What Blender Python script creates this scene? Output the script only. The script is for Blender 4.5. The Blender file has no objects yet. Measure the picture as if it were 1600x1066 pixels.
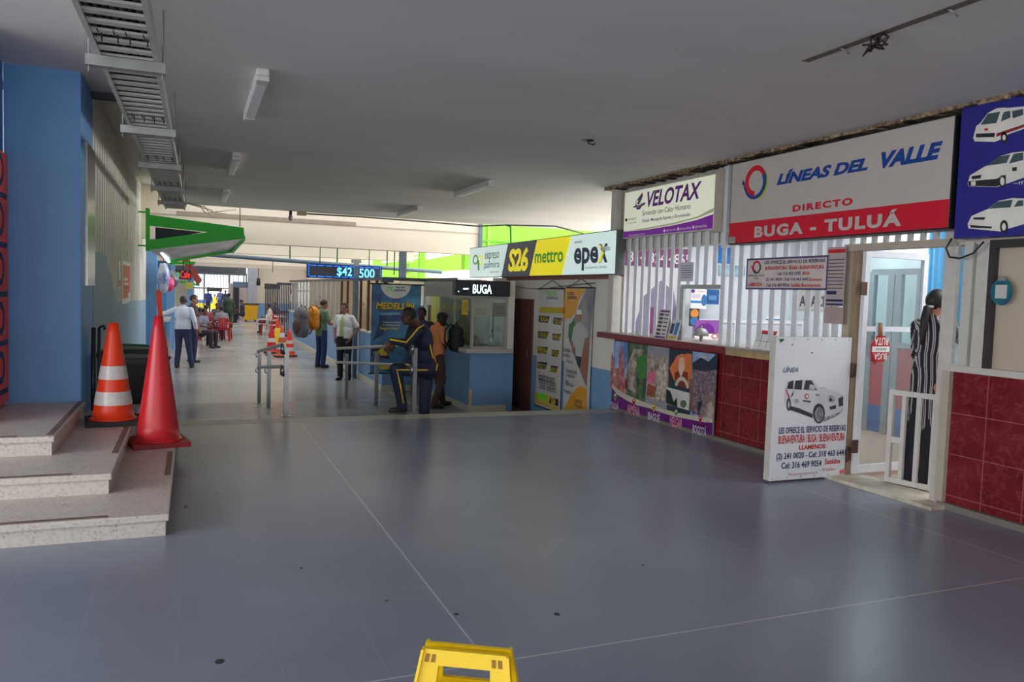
import bpy, bmesh, math, random
from mathutils import Vector, Matrix, Quaternion
random.seed(7)
PI = math.pi
scene = bpy.context.scene
C = scene.collection

# ------------------------------------------------------------------ camera
FPX = 1223.411
YAW, PITCH, ROLL = 0.389251974, 0.0599137480, 0.0317110097
CAMLOC = Vector((0, 0, 1.6))
_cy, _sy, _cp, _sp = math.cos(YAW), math.sin(YAW), math.cos(PITCH), math.sin(PITCH)
FW = Vector((_sy*_cp, _cy*_cp, -_sp))
_r0 = Vector((_cy, -_sy, 0)); _u0 = _r0.cross(FW)
RT = math.cos(ROLL)*_r0 + math.sin(ROLL)*_u0
UP = -math.sin(ROLL)*_r0 + math.cos(ROLL)*_u0
cam_data = bpy.data.cameras.new('camera')
cam_data.sensor_width = 36.0
cam_data.sensor_fit = 'HORIZONTAL'
cam_data.lens = FPX/1600*36
cam_data.clip_start = 0.05
cam_data.clip_end = 400
cam = bpy.data.objects.new('camera', cam_data)
C.objects.link(cam)
m3 = Matrix((RT, UP, -FW)).transposed()
cam.matrix_world = Matrix.Translation(CAMLOC) @ m3.to_4x4()
scene.camera = cam

# ------------------------------------------------------------------ light
scene.view_settings.view_transform = 'Standard'
scene.view_settings.look = 'None'
scene.view_settings.gamma = 1
scene.view_settings.use_curve_mapping = False
scene.view_settings.exposure = 0.35
world = bpy.data.worlds.new('overcast_sky')
scene.world = world
world.use_nodes = True
wn = world.node_tree.nodes
wn['Background'].inputs[0].default_value = (0.93, 0.97, 1.0, 1)
wn['Background'].inputs[1].default_value = 2.0

def area(name, loc, target, sx, sy, power, col=(1, 1, 1), portal=False):
    l = bpy.data.lights.new(name, 'AREA')
    l.shape = 'RECTANGLE'; l.size = sx; l.size_y = sy
    l.energy = power; l.color = col
    if portal: l.cycles.is_portal = True
    o = bpy.data.objects.new(name, l); C.objects.link(o)
    o.location = loc
    o.rotation_euler = (Vector(target)-Vector(loc)).to_track_quat('-Z', 'Y').to_euler()
    return o

# area lamps: daylight of the open yard on the right, then added fill
area('daylight_yard', (13.5, 22, 6.0), (2.0, 24, 0.0), 12, 5, 1000, (1.0, 1.0, 1.0))
area('rear_fill', (-1.2, -9.5, 1.15), (1.6, 8, 1.15), 12, 2.2, 170, (0.94, 0.96, 1.0))  # fill added behind the camera to brighten the near side
area('left_fill', (-7.8, 3.0, 2.5), (-1, 6.5, 0.6), 7, 2.0, 260, (0.90, 0.95, 1.0))  # unseen fill added on the left to lift steps and column
area('passage_fill', (11.5, 13.6, 2.45), (2.0, 10.0, 1.6), 5.5, 1.0, 420, (1.0, 0.97, 0.93))  # fill added beyond the passage wall to brighten ceiling and floor
area('office_fill', (7.2, 7.6, 2.95), (7.2, 7.6, 0), 2.4, 0.8, 60, (0.93, 0.97, 1.0))  # added overhead fill for the office, no fixture modelled
area('office_fill_door', (7.3, 4.2, 2.95), (7.0, 4.4, 0), 1.6, 0.8, 60, (0.90, 0.95, 1.0))  # second added fill, replaces light from an office window

# ------------------------------------------------------------------ helpers
def ray(x, y):
    return FW*FPX + RT*(x-800) - UP*(y-533)
def onx(x, y, X):
    d = ray(x, y); return CAMLOC + d*(X/d.x)
def ony(x, y, Y):
    d = ray(x, y); return CAMLOC + d*(Y/d.y)
def onz(x, y, z):
    d = ray(x, y); return CAMLOC + d*((z-1.6)/d.z)

def lin(c):
    o = []
    for v in c[:3]:
        v = v/255.0
        o.append(v/12.92 if v <= 0.04045 else ((v+0.055)/1.055)**2.4)
    return (*o, 1)

MATS = {}
def M(name, col=(200, 200, 200), rough=0.55, metal=0.0, var=0.10, scale=6.0, emit=0.0, bump=0.0, spec=0.5, col2=None, stretch=None):
    """Procedural principled material: base colour broken up by noise."""
    if name in MATS: return MATS[name]
    m = bpy.data.materials.new(name); m.use_nodes = True
    nt = m.node_tree; b = nt.nodes['Principled BSDF']
    tc = nt.nodes.new('ShaderNodeTexCoord')
    n = nt.nodes.new('ShaderNodeTexNoise'); n.inputs['Scale'].default_value = scale
    n.inputs['Detail'].default_value = 5
    if stretch:
        mp = nt.nodes.new('ShaderNodeMapping'); mp.inputs['Scale'].default_value = stretch
        nt.links.new(tc.outputs['Object'], mp.inputs[0]); nt.links.new(mp.outputs[0], n.inputs['Vector'])
    else:
        nt.links.new(tc.outputs['Object'], n.inputs['Vector'])
    r = nt.nodes.new('ShaderNodeValToRGB')
    c = lin(col)
    if col2 is not None:
        d = lin(col2)
        r.color_ramp.elements[0].position = 0.40; r.color_ramp.elements[1].position = 0.62
    else:
        d = tuple(min(1, v*(1+var)) for v in c[:3])+(1,)
        c = tuple(v*(1-var) for v in c[:3])+(1,)
        r.color_ramp.elements[0].position = 0.25; r.color_ramp.elements[1].position = 0.75
    r.color_ramp.elements[0].color = c; r.color_ramp.elements[1].color = d
    nt.links.new(n.outputs['Fac'], r.inputs['Fac'])
    nt.links.new(r.outputs['Color'], b.inputs['Base Color'])
    b.inputs['Roughness'].default_value = rough
    b.inputs['Metallic'].default_value = metal
    b.inputs['Specular IOR Level'].default_value = spec
    if emit:
        nt.links.new(r.outputs['Color'], b.inputs['Emission Color'])
        b.inputs['Emission Strength'].default_value = emit
    if bump:
        bp = nt.nodes.new('ShaderNodeBump'); bp.inputs['Strength'].default_value = bump
        n2 = nt.nodes.new('ShaderNodeTexNoise'); n2.inputs['Scale'].default_value = scale*12
        nt.links.new(tc.outputs['Object'], n2.inputs['Vector'])
        nt.links.new(n2.outputs['Fac'], bp.inputs['Height']); nt.links.new(bp.outputs[0], b.inputs['Normal'])
    MATS[name] = m
    return m

def glass(name, tint=(235, 245, 245), refl=0.08, rough=0.02):
    if name in MATS: return MATS[name]
    m = bpy.data.materials.new(name); m.use_nodes = True
    nt = m.node_tree; nt.nodes.clear()
    out = nt.nodes.new('ShaderNodeOutputMaterial')
    t = nt.nodes.new('ShaderNodeBsdfTransparent'); t.inputs[0].default_value = lin(tint)
    g = nt.nodes.new('ShaderNodeBsdfGlossy'); g.inputs['Roughness'].default_value = rough
    lw = nt.nodes.new('ShaderNodeLayerWeight'); lw.inputs['Blend'].default_value = 0.25
    mt = nt.nodes.new('ShaderNodeMath'); mt.operation = 'MULTIPLY_ADD'
    mt.inputs[1].default_value = 0.3; mt.inputs[2].default_value = refl
    mt.use_clamp = True
    nt.links.new(lw.outputs['Fresnel'], mt.inputs[0])
    mx = nt.nodes.new('ShaderNodeMixShader')
    nt.links.new(mt.outputs[0], mx.inputs[0]); nt.links.new(t.outputs[0], mx.inputs[1]); nt.links.new(g.outputs[0], mx.inputs[2])
    nt.links.new(mx.outputs[0], out.inputs[0])
    MATS[name] = m
    return m

class MB:
    """Collects shapes, then links them as one mesh object."""
    K = 0
    def __init__(s): s.v = []; s.f = []; s.m = []; s.mats = []; s.sm = []
    def mi(s, mat):
        if mat not in s.mats: s.mats.append(mat)
        return s.mats.index(mat)
    def add(s, vs, fs, mat, smooth=False):
        o = len(s.v); s.v += [tuple(v) for v in vs]; k = s.mi(mat)
        for f in fs:
            s.f.append(tuple(i+o for i in f)); s.m.append(k); s.sm.append(smooth)
        return s
    def box(s, a, b, mat, bev=0.0):
        x0, y0, z0 = [min(p, q) for p, q in zip(a, b)]; x1, y1, z1 = [max(p, q) for p, q in zip(a, b)]
        MB.K = (MB.K+1) % 11; e = MB.K*.00004          # keep faces of neighbouring boxes from coinciding
        if min(x1-x0, y1-y0, z1-z0) > .008: x0 -= e; y0 -= e; x1 += e; y1 += e; z1 += e
        if bev <= 0:
            vs = [(x0,y0,z0),(x1,y0,z0),(x1,y1,z0),(x0,y1,z0),(x0,y0,z1),(x1,y0,z1),(x1,y1,z1),(x0,y1,z1)]
            return s.add(vs, [(0,3,2,1),(4,5,6,7),(0,1,5,4),(1,2,6,5),(2,3,7,6),(3,0,4,7)], mat)
        bm = bmesh.new(); bmesh.ops.create_cube(bm, size=1)
        for v in bm.verts: v.co = Vector(((x0+x1)/2+v.co.x*(x1-x0), (y0+y1)/2+v.co.y*(y1-y0), (z0+z1)/2+v.co.z*(z1-z0)))
        bmesh.ops.bevel(bm, geom=bm.edges[:], offset=min(bev, .45*min(x1-x0, y1-y0, z1-z0)), segments=2, affect='EDGES', profile=.6)
        return s.bm(bm, mat)
    def bm(s, bm, mat, smooth=False):
        bm.verts.index_update()
        s.add([v.co.copy() for v in bm.verts], [[v.index for v in f.verts] for f in bm.faces], mat, smooth)
        bm.free(); return s
    def obox(s, c, ax, ay, az, hx, hy, hz, mat):
        c = Vector(c); ax, ay, az = Vector(ax).normalized(), Vector(ay).normalized(), Vector(az).normalized()
        vs = [c+ax*hx*i+ay*hy*j+az*hz*k for k in (-1, 1) for i, j in ((-1,-1),(1,-1),(1,1),(-1,1))]
        return s.add(vs, [(0,3,2,1),(4,5,6,7),(0,1,5,4),(1,2,6,5),(2,3,7,6),(3,0,4,7)], mat)
    def bar(s, p, q, w, h, mat, up=(0, 0, 1)):
        """rectangular bar from p to q, w wide, h high"""
        p, q = Vector(p), Vector(q); d = (q-p); L = d.length; d.normalize()
        u = Vector(up)
        if abs(d.dot(u)) > .95: u = Vector((0, 1, 0))
        sd = d.cross(u).normalized(); u = sd.cross(d).normalized()
        return s.obox((p+q)/2, d, sd, u, L/2, w/2, h/2, mat)
    def tube(s, pts, r, mat, n=10, cap=True):
        pts = [Vector(p) for p in pts]; rs = r if isinstance(r, (list, tuple)) else [r]*len(pts)
        rings = []; prev = None
        for i, p in enumerate(pts):
            if i == 0: d = pts[1]-pts[0]
            elif i == len(pts)-1: d = pts[-1]-pts[-2]
            else: d = (pts[i+1]-p).normalized()+(p-pts[i-1]).normalized()
            d.normalize()
            if prev is None:
                a = Vector((0, 0, 1)) if abs(d.z) < .9 else Vector((1, 0, 0))
                e = d.cross(a).normalized()
            else:
                e = (prev-d*prev.dot(d)).normalized()
            prev = e; g = d.cross(e)
            rings.append([p+(e*math.cos(2*PI*k/n)+g*math.sin(2*PI*k/n))*rs[i] for k in range(n)])
        vs = [v for rg in rings for v in rg]; fs = []
        for i in range(len(rings)-1):
            for k in range(n):
                fs.append((i*n+k, i*n+(k+1) % n, (i+1)*n+(k+1) % n, (i+1)*n+k))
        if cap:
            fs.append(tuple(range(n-1, -1, -1))); fs.append(tuple((len(rings)-1)*n+k for k in range(n)))
        return s.add(vs, fs, mat, True)
    def lathe(s, prof, c, mat, n=28, sy=1.0, cap=True):
        c = Vector(c); vs = []; fs = []
        for r, z in prof:
            for k in range(n):
                vs.append(c+Vector((r*math.cos(2*PI*k/n), sy*r*math.sin(2*PI*k/n), z)))
        for i in range(len(prof)-1):
            for k in range(n):
                fs.append((i*n+k, i*n+(k+1) % n, (i+1)*n+(k+1) % n, (i+1)*n+k))
        if cap:
            fs.append(tuple(range(n-1, -1, -1))); fs.append(tuple((len(prof)-1)*n+k for k in range(n)))
        return s.add(vs, fs, mat, True)
    def prism(s, pts, d, mat):
        """polygon (3-D points) pushed along vector d"""
        n = len(pts); d = Vector(d); P = [Vector(p) for p in pts]
        vs = P+[p+d for p in P]
        fs = [tuple(range(n-1, -1, -1)), tuple(range(n, 2*n))]+[(i, (i+1) % n, n+(i+1) % n, n+i) for i in range(n)]
        return s.add(vs, fs, mat)
    def ball(s, c, r, mat, seg=14, ax=None):
        c = Vector(c); r = r if isinstance(r, (list, tuple)) else (r, r, r)
        bm = bmesh.new(); bmesh.ops.create_uvsphere(bm, u_segments=seg, v_segments=max(6, seg*2//3), radius=1)
        for v in bm.verts:
            p = Vector((v.co.x*r[0], v.co.y*r[1], v.co.z*r[2]))
            if ax: p = ax[0]*p.x+ax[1]*p.y+ax[2]*p.z
            v.co = c+p
        return s.bm(bm, mat, True)

# all parts are modelled in world coordinates; WORLD[o] keeps each object's world origin
def tag(o, label=None, cat=None, group=None, kind=None):
    if label: o['label'] = label
    if cat: o['category'] = cat
    if group: o['group'] = group
    if kind: o['kind'] = kind
    return o
def thing(name, label, cat, loc=(0, 0, 0), group=None):
    o = bpy.data.objects.new(name, None); C.objects.link(o)
    o.location = loc; o.empty_display_size = .1
    o['_w'] = tuple(loc)
    return tag(o, label, cat, group)
def part(mb, name, parent, label=None):
    """part of a thing (or sub-part of a part): verts in world coordinates"""
    w = Vector(WORLD.get(parent.name, parent.location))
    me = bpy.data.meshes.new(name)
    me.from_pydata([Vector(v)-w for v in mb.v], [], mb.f)
    for m in mb.mats: me.materials.append(m)
    me.polygons.foreach_set('material_index', mb.m); me.polygons.foreach_set('use_smooth', mb.sm)
    me.update()
    o = bpy.data.objects.new(name, me); C.objects.link(o); o.parent = parent
    WORLD[o.name] = w
    if label: o['label'] = label
    return o
WORLD = {}
def solo(mb, name, label=None, cat=None, loc=None, group=None, kind=None):
    if loc is None:
        n = len(mb.v); loc = (sum(v[0] for v in mb.v)/n, sum(v[1] for v in mb.v)/n, min(v[2] for v in mb.v))
    w = Vector(loc)
    me = bpy.data.meshes.new(name)
    me.from_pydata([Vector(v)-w for v in mb.v], [], mb.f)
    for m in mb.mats: me.materials.append(m)
    me.polygons.foreach_set('material_index', mb.m); me.polygons.foreach_set('use_smooth', mb.sm)
    me.update()
    o = bpy.data.objects.new(name, me); C.objects.link(o); o.location = w
    return tag(o, label, cat, group, kind)
def struct(mb, name, parent=None):
    if parent is not None: return part(mb, name, parent)
    return solo(mb, name, kind='structure', loc=(0, 0, 0))
def dup(root, loc, rz=None, label=None, group=None):
    r = root.copy(); C.objects.link(r); r.location = loc
    if rz is not None: r.rotation_euler = (0, 0, rz)
    if label: r['label'] = label
    if group: r['group'] = group
    for ch in list(root.children):
        c = ch.copy(); C.objects.link(c); c.parent = r
        for g in ch.children:
            d = g.copy(); C.objects.link(d); d.parent = c
    return r

# ---- lettering: Blender's own font turned into flat meshes
_tc = {}
def text_geo(t, bold=0.0, shear=0.0, sp=1.0):
    k = (t, bold, shear, sp)
    if k in _tc: return _tc[k]
    cu = bpy.data.curves.new('t', 'FONT'); cu.body = t; cu.offset = bold; cu.shear = shear; cu.space_character = sp
    cu.resolution_u = 3
    ob = bpy.data.objects.new('t', cu); C.objects.link(ob)
    dg = bpy.context.evaluated_depsgraph_get()
    me = bpy.data.meshes.new_from_object(ob.evaluated_get(dg))
    vs = [(v.co.x, v.co.y) for v in me.vertices]; fs = [tuple(p.vertices) for p in me.polygons]
    bpy.data.objects.remove(ob); bpy.data.curves.remove(cu); bpy.data.meshes.remove(me)
    xs = [v[0] for v in vs]; ys = [v[1] for v in vs]
    x0, x1, y0, y1 = min(xs), max(xs), min(ys), max(ys)
    vs = [((x-x0)/(x1-x0), (y-y0)/(y1-y0)) for x, y in vs]
    _tc[k] = (vs, fs, (x1-x0)/(y1-y0)); return _tc[k]

class Art:
    """Printed marks on a flat face. pl(u, v, d) gives the 3-D point, inv(px, py) the (u, v) seen at a pixel."""
    STEP = 0.0016
    def __init__(s, pl, inv): s.pl, s.inv = pl, inv; s.mb = MB(); s.lines = []
    def q(s, *p):
        if len(p) == 2: return s.inv(*p)
        return [s.inv(*x) for x in zip(p[::2], p[1::2])]
    def poly(s, pts, mat, l=1):
        s.mb.add([s.pl(u, v, l*s.STEP) for u, v in pts], [tuple(range(len(pts)))], mat); return s
    def pp(s, px, mat, l=1): return s.poly([s.inv(*p) for p in px], mat, l)
    def rect(s, u0, v0, u1, v1, mat, l=1): return s.poly([(u0, v0), (u1, v0), (u1, v1), (u0, v1)], mat, l)
    def ell(s, cu, cv, ru, rv, mat, l=1, n=24): return s.poly([(cu+ru*math.cos(2*PI*k/n), cv+rv*math.sin(2*PI*k/n)) for k in range(n)], mat, l)
    def ring(s, cu, cv, r0, r1, a0, a1, mat, l=1, n=24, w=1.0, taper=None):
        vs = []; fs = []
        for k in range(n+1):
            a = math.radians(a0+(a1-a0)*k/n); rr = r0
            if taper: rr = r1-(r1-r0)*(taper[0]+(taper[1]-taper[0])*k/n)
            vs += [s.pl(cu+w*rr*math.cos(a), cv+rr*math.sin(a), l*s.STEP), s.pl(cu+w*r1*math.cos(a), cv+r1*math.sin(a), l*s.STEP)]
        for k in range(n): fs.append((2*k, 2*k+1, 2*k+3, 2*k+2))
        s.mb.add(vs, fs, mat); return s
    def text(s, t, u0, v0, u1, v1, mat, l=2, bold=0.0, shear=0.0, sp=1.0, mirror=False):
        vs, fs, asp = text_geo(t, bold, shear, sp)
        if u1 is None: u1 = u0+asp*(v1-v0)
        if mirror: vs = [(1-x, y) for x, y in vs]
        mb = MB(); mb.add([s.pl(u0+x*(u1-u0), v0+y*(v1-v0), l*s.STEP) for x, y in vs], fs, mat); s.lines.append(mb); return s
    def tpx(s, t, x0, y0, x1, y1, mat, l=2, **k):
        """text whose left end spans from pixel (x0,y0) bottom-left to (x1,y1) top-right"""
        a = s.inv(x0, y0); b = s.inv(x1, y1)
        return s.text(t, a[0], a[1], b[0], b[1], mat, l, **k)
def letter(A, t):
    for mb in A.lines: part(mb, 'lettering', t)
def artX(X, face=-1):
    if face < 0: return Art(lambda u, v, d: (X-d, -u, v), lambda x, y: (-onx(x, y, X).y, onx(x, y, X).z))
    return Art(lambda u, v, d: (X+d, u, v), lambda x, y: (onx(x, y, X).y, onx(x, y, X).z))
def artY(Y): return Art(lambda u, v, d: (u, Y-d, v), lambda x, y: (ony(x, y, Y).x, ony(x, y, Y).z))
# ------------------------------------------------------------------ patterned materials of the place
def tile_mat(name, base, base2, grout, sx, sz, axes, rough, mortar=0.006, spec=.5, vein=None, big=None, off=(0, 0), nscale=1.3, row=0.0):
    m = bpy.data.materials.new(name); m.use_nodes = True
    nt = m.node_tree; b = nt.nodes['Principled BSDF']; L = nt.links.new
    tc = nt.nodes.new('ShaderNodeTexCoord')
    sep = nt.nodes.new('ShaderNodeSeparateXYZ'); L(tc.outputs['Object'], sep.inputs[0])
    def grid(sx, sz, mort, offset, rowo=0.0):
        cmb = nt.nodes.new('ShaderNodeCombineXYZ')
        for k, ax in enumerate(axes):
            a = nt.nodes.new('ShaderNodeMath'); a.operation = 'ADD'; a.inputs[1].default_value = offset[k]+500*(sx, sz)[k]
            L(sep.outputs[ax], a.inputs[0]); L(a.outputs[0], cmb.inputs[k])
        br = nt.nodes.new('ShaderNodeTexBrick')
        br.offset = rowo; br.inputs['Scale'].default_value = 1.0
        br.inputs['Brick Width'].default_value = sx; br.inputs['Row Height'].default_value = sz
        br.inputs['Mortar Size'].default_value = mort; br.inputs['Mortar Smooth'].default_value = 0.1
        L(cmb.outputs[0], br.inputs['Vector']); return br
    br = grid(sx, sz, mortar, off, row)
    n = nt.nodes.new('ShaderNodeTexNoise'); n.inputs['Scale'].default_value = nscale; n.inputs['Detail'].default_value = 7
    L(tc.outputs['Object'], n.inputs['Vector'])
    r = nt.nodes.new('ShaderNodeValToRGB')
    r.color_ramp.elements[0].position = .36; r.color_ramp.elements[1].position = .66
    r.color_ramp.elements[0].color = lin(base); r.color_ramp.elements[1].color = lin(base2)
    L(n.outputs['Fac'], r.inputs['Fac'])
    col = r.outputs['Color']
    if vein:
        vn = nt.nodes.new('ShaderNodeTexNoise'); vn.inputs['Scale'].default_value = 9; vn.inputs['Detail'].default_value = 9
        vn.inputs['Distortion'].default_value = .5
        L(tc.outputs['Object'], vn.inputs['Vector'])
        vr = nt.nodes.new('ShaderNodeValToRGB')
        e = vr.color_ramp.elements
        e[0].position = .47; e[0].color = (0, 0, 0, 1); e[1].position = .50; e[1].color = (1, 1, 1, 1)
        k = e.new(.53); k.color = (0, 0, 0, 1)
        L(vn.outputs['Fac'], vr.inputs['Fac'])
        mx = nt.nodes.new('ShaderNodeMix'); mx.data_type = 'RGBA'
        ms = nt.nodes.new('ShaderNodeMath'); ms.operation = 'MULTIPLY'; ms.inputs[1].default_value = .4
        L(vr.outputs['Color'], ms.inputs[0]); L(ms.outputs[0], mx.inputs[0]); L(col, mx.inputs[6]); mx.inputs[7].default_value = lin(vein)
        col = mx.outputs[2]
    def over(col, fac, c, k=1.0):
        mx = nt.nodes.new('ShaderNodeMix'); mx.data_type = 'RGBA'
        ms = nt.nodes.new('ShaderNodeMath'); ms.operation = 'MULTIPLY'; ms.inputs[1].default_value = k
        L(fac, ms.inputs[0]); L(ms.outputs[0], mx.inputs[0]); L(col, mx.inputs[6]); mx.inputs[7].default_value = lin(c)
        return mx.outputs[2]
    col = over(col, br.outputs['Fac'], grout, .8)
    if big:
        g2 = grid(big[0], big[1], big[2], big[3]); col = over(col, g2.outputs['Fac'], big[4], .8)
    L(col, b.inputs['Base Color'])
    rn = nt.nodes.new('ShaderNodeMapRange'); rn.inputs['From Min'].default_value = .2; rn.inputs['From Max'].default_value = .8; rn.inputs['To Min'].default_value = rough[0]; rn.inputs['To Max'].default_value = rough[1]
    L(n.outputs['Fac'], rn.inputs['Value']); L(rn.outputs[0], b.inputs['Roughness'])
    b.inputs['Specular IOR Level'].default_value = spec
    MATS[name] = m
    return m

FLOOR = tile_mat('floor_tiles', (126, 131, 147), (138, 143, 158), (136, 141, 156), .41, .41, (0, 1), (.255, .275), .004,
                 big=(3.7, 6.6, .006, (2.5, 3.52), (178, 180, 188)), off=(.05, .2), nscale=.7)
FLOOR2 = tile_mat('hall_floor', (142, 141, 139), (158, 156, 152), (128, 127, 126), .41, .41, (0, 1), (.16, .30), .004,
                  big=(6.1, 4.9, .05, (2.3, 0.0), (196, 192, 184)), off=(.05, .2), nscale=.5)
REDT = tile_mat('red_marble_tiles', (104, 18, 28), (122, 28, 38), (160, 92, 92), .32, .33, (1, 2), (.22, .4), .004, vein=(160, 70, 76), off=(.06, .22), nscale=4)
def terrazzo(name, base, dark):
    m = bpy.data.materials.new(name); m.use_nodes = True
    nt = m.node_tree; b = nt.nodes['Principled BSDF']; L = nt.links.new
    tc = nt.nodes.new('ShaderNodeTexCoord')
    v = nt.nodes.new('ShaderNodeTexVoronoi'); v.inputs['Scale'].default_value = 42; L(tc.outputs['Object'], v.inputs['Vector'])
    r = nt.nodes.new('ShaderNodeValToRGB'); e = r.color_ramp.elements
    e[0].position = .0; e[0].color = lin(dark); e[1].position = .17; e[1].color = lin(dark)
    k = e.new(.21); k.color = lin(base); k = e.new(.75); k.color = lin([min(255, x+18) for x in base])
    sz = nt.nodes.new('ShaderNodeTexNoise'); sz.inputs['Scale'].default_value = 9; L(tc.outputs['Object'], sz.inputs['Vector'])
    ad = nt.nodes.new('ShaderNodeMath'); ad.operation = 'MULTIPLY_ADD'; ad.inputs[1].default_value = .55; ad.inputs[2].default_value = -.16
    L(sz.outputs['Fac'], ad.inputs[0])
    a2 = nt.nodes.new('ShaderNodeMath'); a2.operation = 'ADD'; L(v.outputs['Distance'], a2.inputs[0]); L(ad.outputs[0], a2.inputs[1])
    L(a2.outputs[0], r.inputs['Fac']); L(r.outputs['Color'], b.inputs['Base Color'])
    b.inputs['Roughness'].default_value = .45
    MATS[name] = m; return m
TERR = terrazzo('terrazzo', (184, 174, 166), (70, 56, 50))

CEIL = M('ceiling_paint', (214, 210, 206), .8, var=.07, scale=.8, stretch=(.4, 1.6, 1))
WHITE = M('white_paint', (226, 222, 212), .6, var=.05, scale=1.5)
CREAM = M('cream_paint', (218, 204, 187), .6, var=.04, scale=1.0)
BLUE = M('blue_paint', (108, 158, 212), .5, var=.05, scale=2.5, bump=.05)
DADO = M('dado_blue', (122, 160, 200), .5, var=.06, scale=2)
GREYBLUE = M('grey_blue_panel', (126, 158, 182), .5, var=.05, scale=2)
BASEM = M('base_stone', (206, 200, 184), .55, var=.08, scale=6)
LIME = M('lime_paint', (140, 222, 48), .5, var=.06, scale=1)
GALV = M('galvanised_steel', (150, 150, 148), .5, .5, var=.12, scale=9)
ALU = M('aluminium', (196, 198, 202), .35, .75, var=.06, scale=10)
ALUW = M('white_aluminium', (222, 222, 226), .4, .1, var=.06, scale=14)
STEEL = M('brushed_steel', (150, 150, 152), .30, .95, var=.06, scale=12)
DARK = M('black_plastic', (28, 28, 32), .45, var=.2, scale=10)
BLACK = M('black_print', (18, 18, 22), .5, var=.05)
WHITEP = M('white_print', (238, 236, 232), .45, var=.03)
GLASS = glass('window_glass')
PLASTER = M('broken_plaster', (104, 80, 60), .9, var=.1, scale=22, col2=(170, 150, 124))
SOIL = M('dark_gap', (40, 32, 26), .9, var=.2, scale=20)
BEIGE = M('beige_frame', (178, 166, 150), .55, var=.08, scale=9)
FRAMEW = M('grey_white_frame', (196, 190, 182), .5, var=.1, scale=10)

ZL = -.5            # level of the lower hall
YE = 9.8            # edge of the upper floor
# ------------------------------------------------------------------ floors, steps down, ramp
mb = MB()
mb.box((-7, -8, -.6), (5.6, YE, 0), FLOOR)
mb.box((-7, YE, -.6), (-.98, YE+.4, 0), FLOOR)
mb.box((-7, YE-.32, -.1), (5.56, YE+.002, .0015), M('edge_concrete', (176, 172, 162), .35, var=.08, scale=4))
for (px, py, r) in ((343, 1034, .020), (870, 960, .016), (471, 888, .010), (604, 939, .008), (713, 960, .012), (290, 792, .014), (338, 770, .008), (525, 774, .007), (1005, 883, .009)):
    q = onz(px, py, 0); mb.prism([(q.x+r*math.cos(k*.7), q.y+r*1.2*math.sin(k*.7), 0) for k in range(9)], (0, 0, .0012), M('gum_spot', (52, 52, 58), .6))
struct(mb, 'floor')
mb = MB()
RX = 2.72
mb.prism([(-.98, YE, 0), (-.98, YE+5, ZL), (-.98, YE+5, -.7), (-.98, YE, -.7)], (RX+.08+.98, 0, 0), FLOOR2)
mb.box((RX+.08, YE, -.7), (5.6, YE+.3, -.17), FLOOR2); mb.box((RX+.08, YE+.3, -.7), (5.6, YE+.6, -.34), FLOOR2)
struct(mb, 'floor_ramp')
mb = MB()
mb.box((-3, YE+5, -.7), (RX+.08, 54, ZL), FLOOR2); mb.box((RX+.08, YE+.6, -.7), (14, 54, ZL), FLOOR2)
mb.box((5.6, -3, -.7), (14, YE+.6, .02), M('office_floor', (176, 150, 132), .3, var=.06, scale=3))
struct(mb, 'floor_lower')
mb = MB(); mb.box((-30, 54, -.75), (40, 120, ZL-.02), M('street_concrete', (214, 210, 202), .7, var=.05)); 
mb.box((14, -10, -.9), (60, 54, -.75), M('yard_concrete', (200, 200, 196), .7, var=.05)); struct(mb, 'floor_street')

# ------------------------------------------------------------------ ceilings
mb = MB(); mb.box((-.42, -8, 3.15), (14, 16.7, 3.75), CEIL); struct(mb, 'ceiling')
mb = MB(); mb.box((-7, -8, 3.56), (-.42, 9.3, 3.75), CEIL); mb.box((-7, 9.42, 3.62), (-.42, 19, 3.75), CEIL)
mb.box((-2, 9.3, 3.5), (-.42, 9.42, 3.75), M('dark_joint', (84, 82, 84), .8)); struct(mb, 'ceiling_left')  # dark grey bar between the two ceiling parts
mb = MB()
for y0, y1 in ((18.3, 19.2), (22.8, 25.2), (28.8, 31.2), (34.8, 37.2), (41.5, 43.6), (49.5, 60)): mb.box((-6, y0, 4.0), (6.6, y1, 4.15), CREAM)
mb.box((-6, 18.3, 4.0), (-1.0, 60, 4.14), CREAM)
struct(mb, 'ceiling_hall')
for i, Y in enumerate((18.0, 24.0, 30.0, 36.0, 43.0)):
    mb = MB(); mb.box((-3, Y, 2.52), (6.42, Y+.35, 4.1), CREAM)
    if i == 0:
        mb.box((-.3, Y-.02, 3.03), (3.45, Y, 3.12), M('brown_conduit', (150, 136, 122), .6))
        mb.box((-.9, Y-.012, 3.02), (6.42, Y, 3.045), M('joint_line', (176, 166, 152), .7))
        mb.box((6.42, Y-.06, 2.4), (6.5, Y+.3, 4.1), M('blue_grey_steel', (92, 110, 124), .5))
    struct(mb, 'ceiling_beam' if i == 0 else 'ceiling_beam.%03d' % i)

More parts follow.
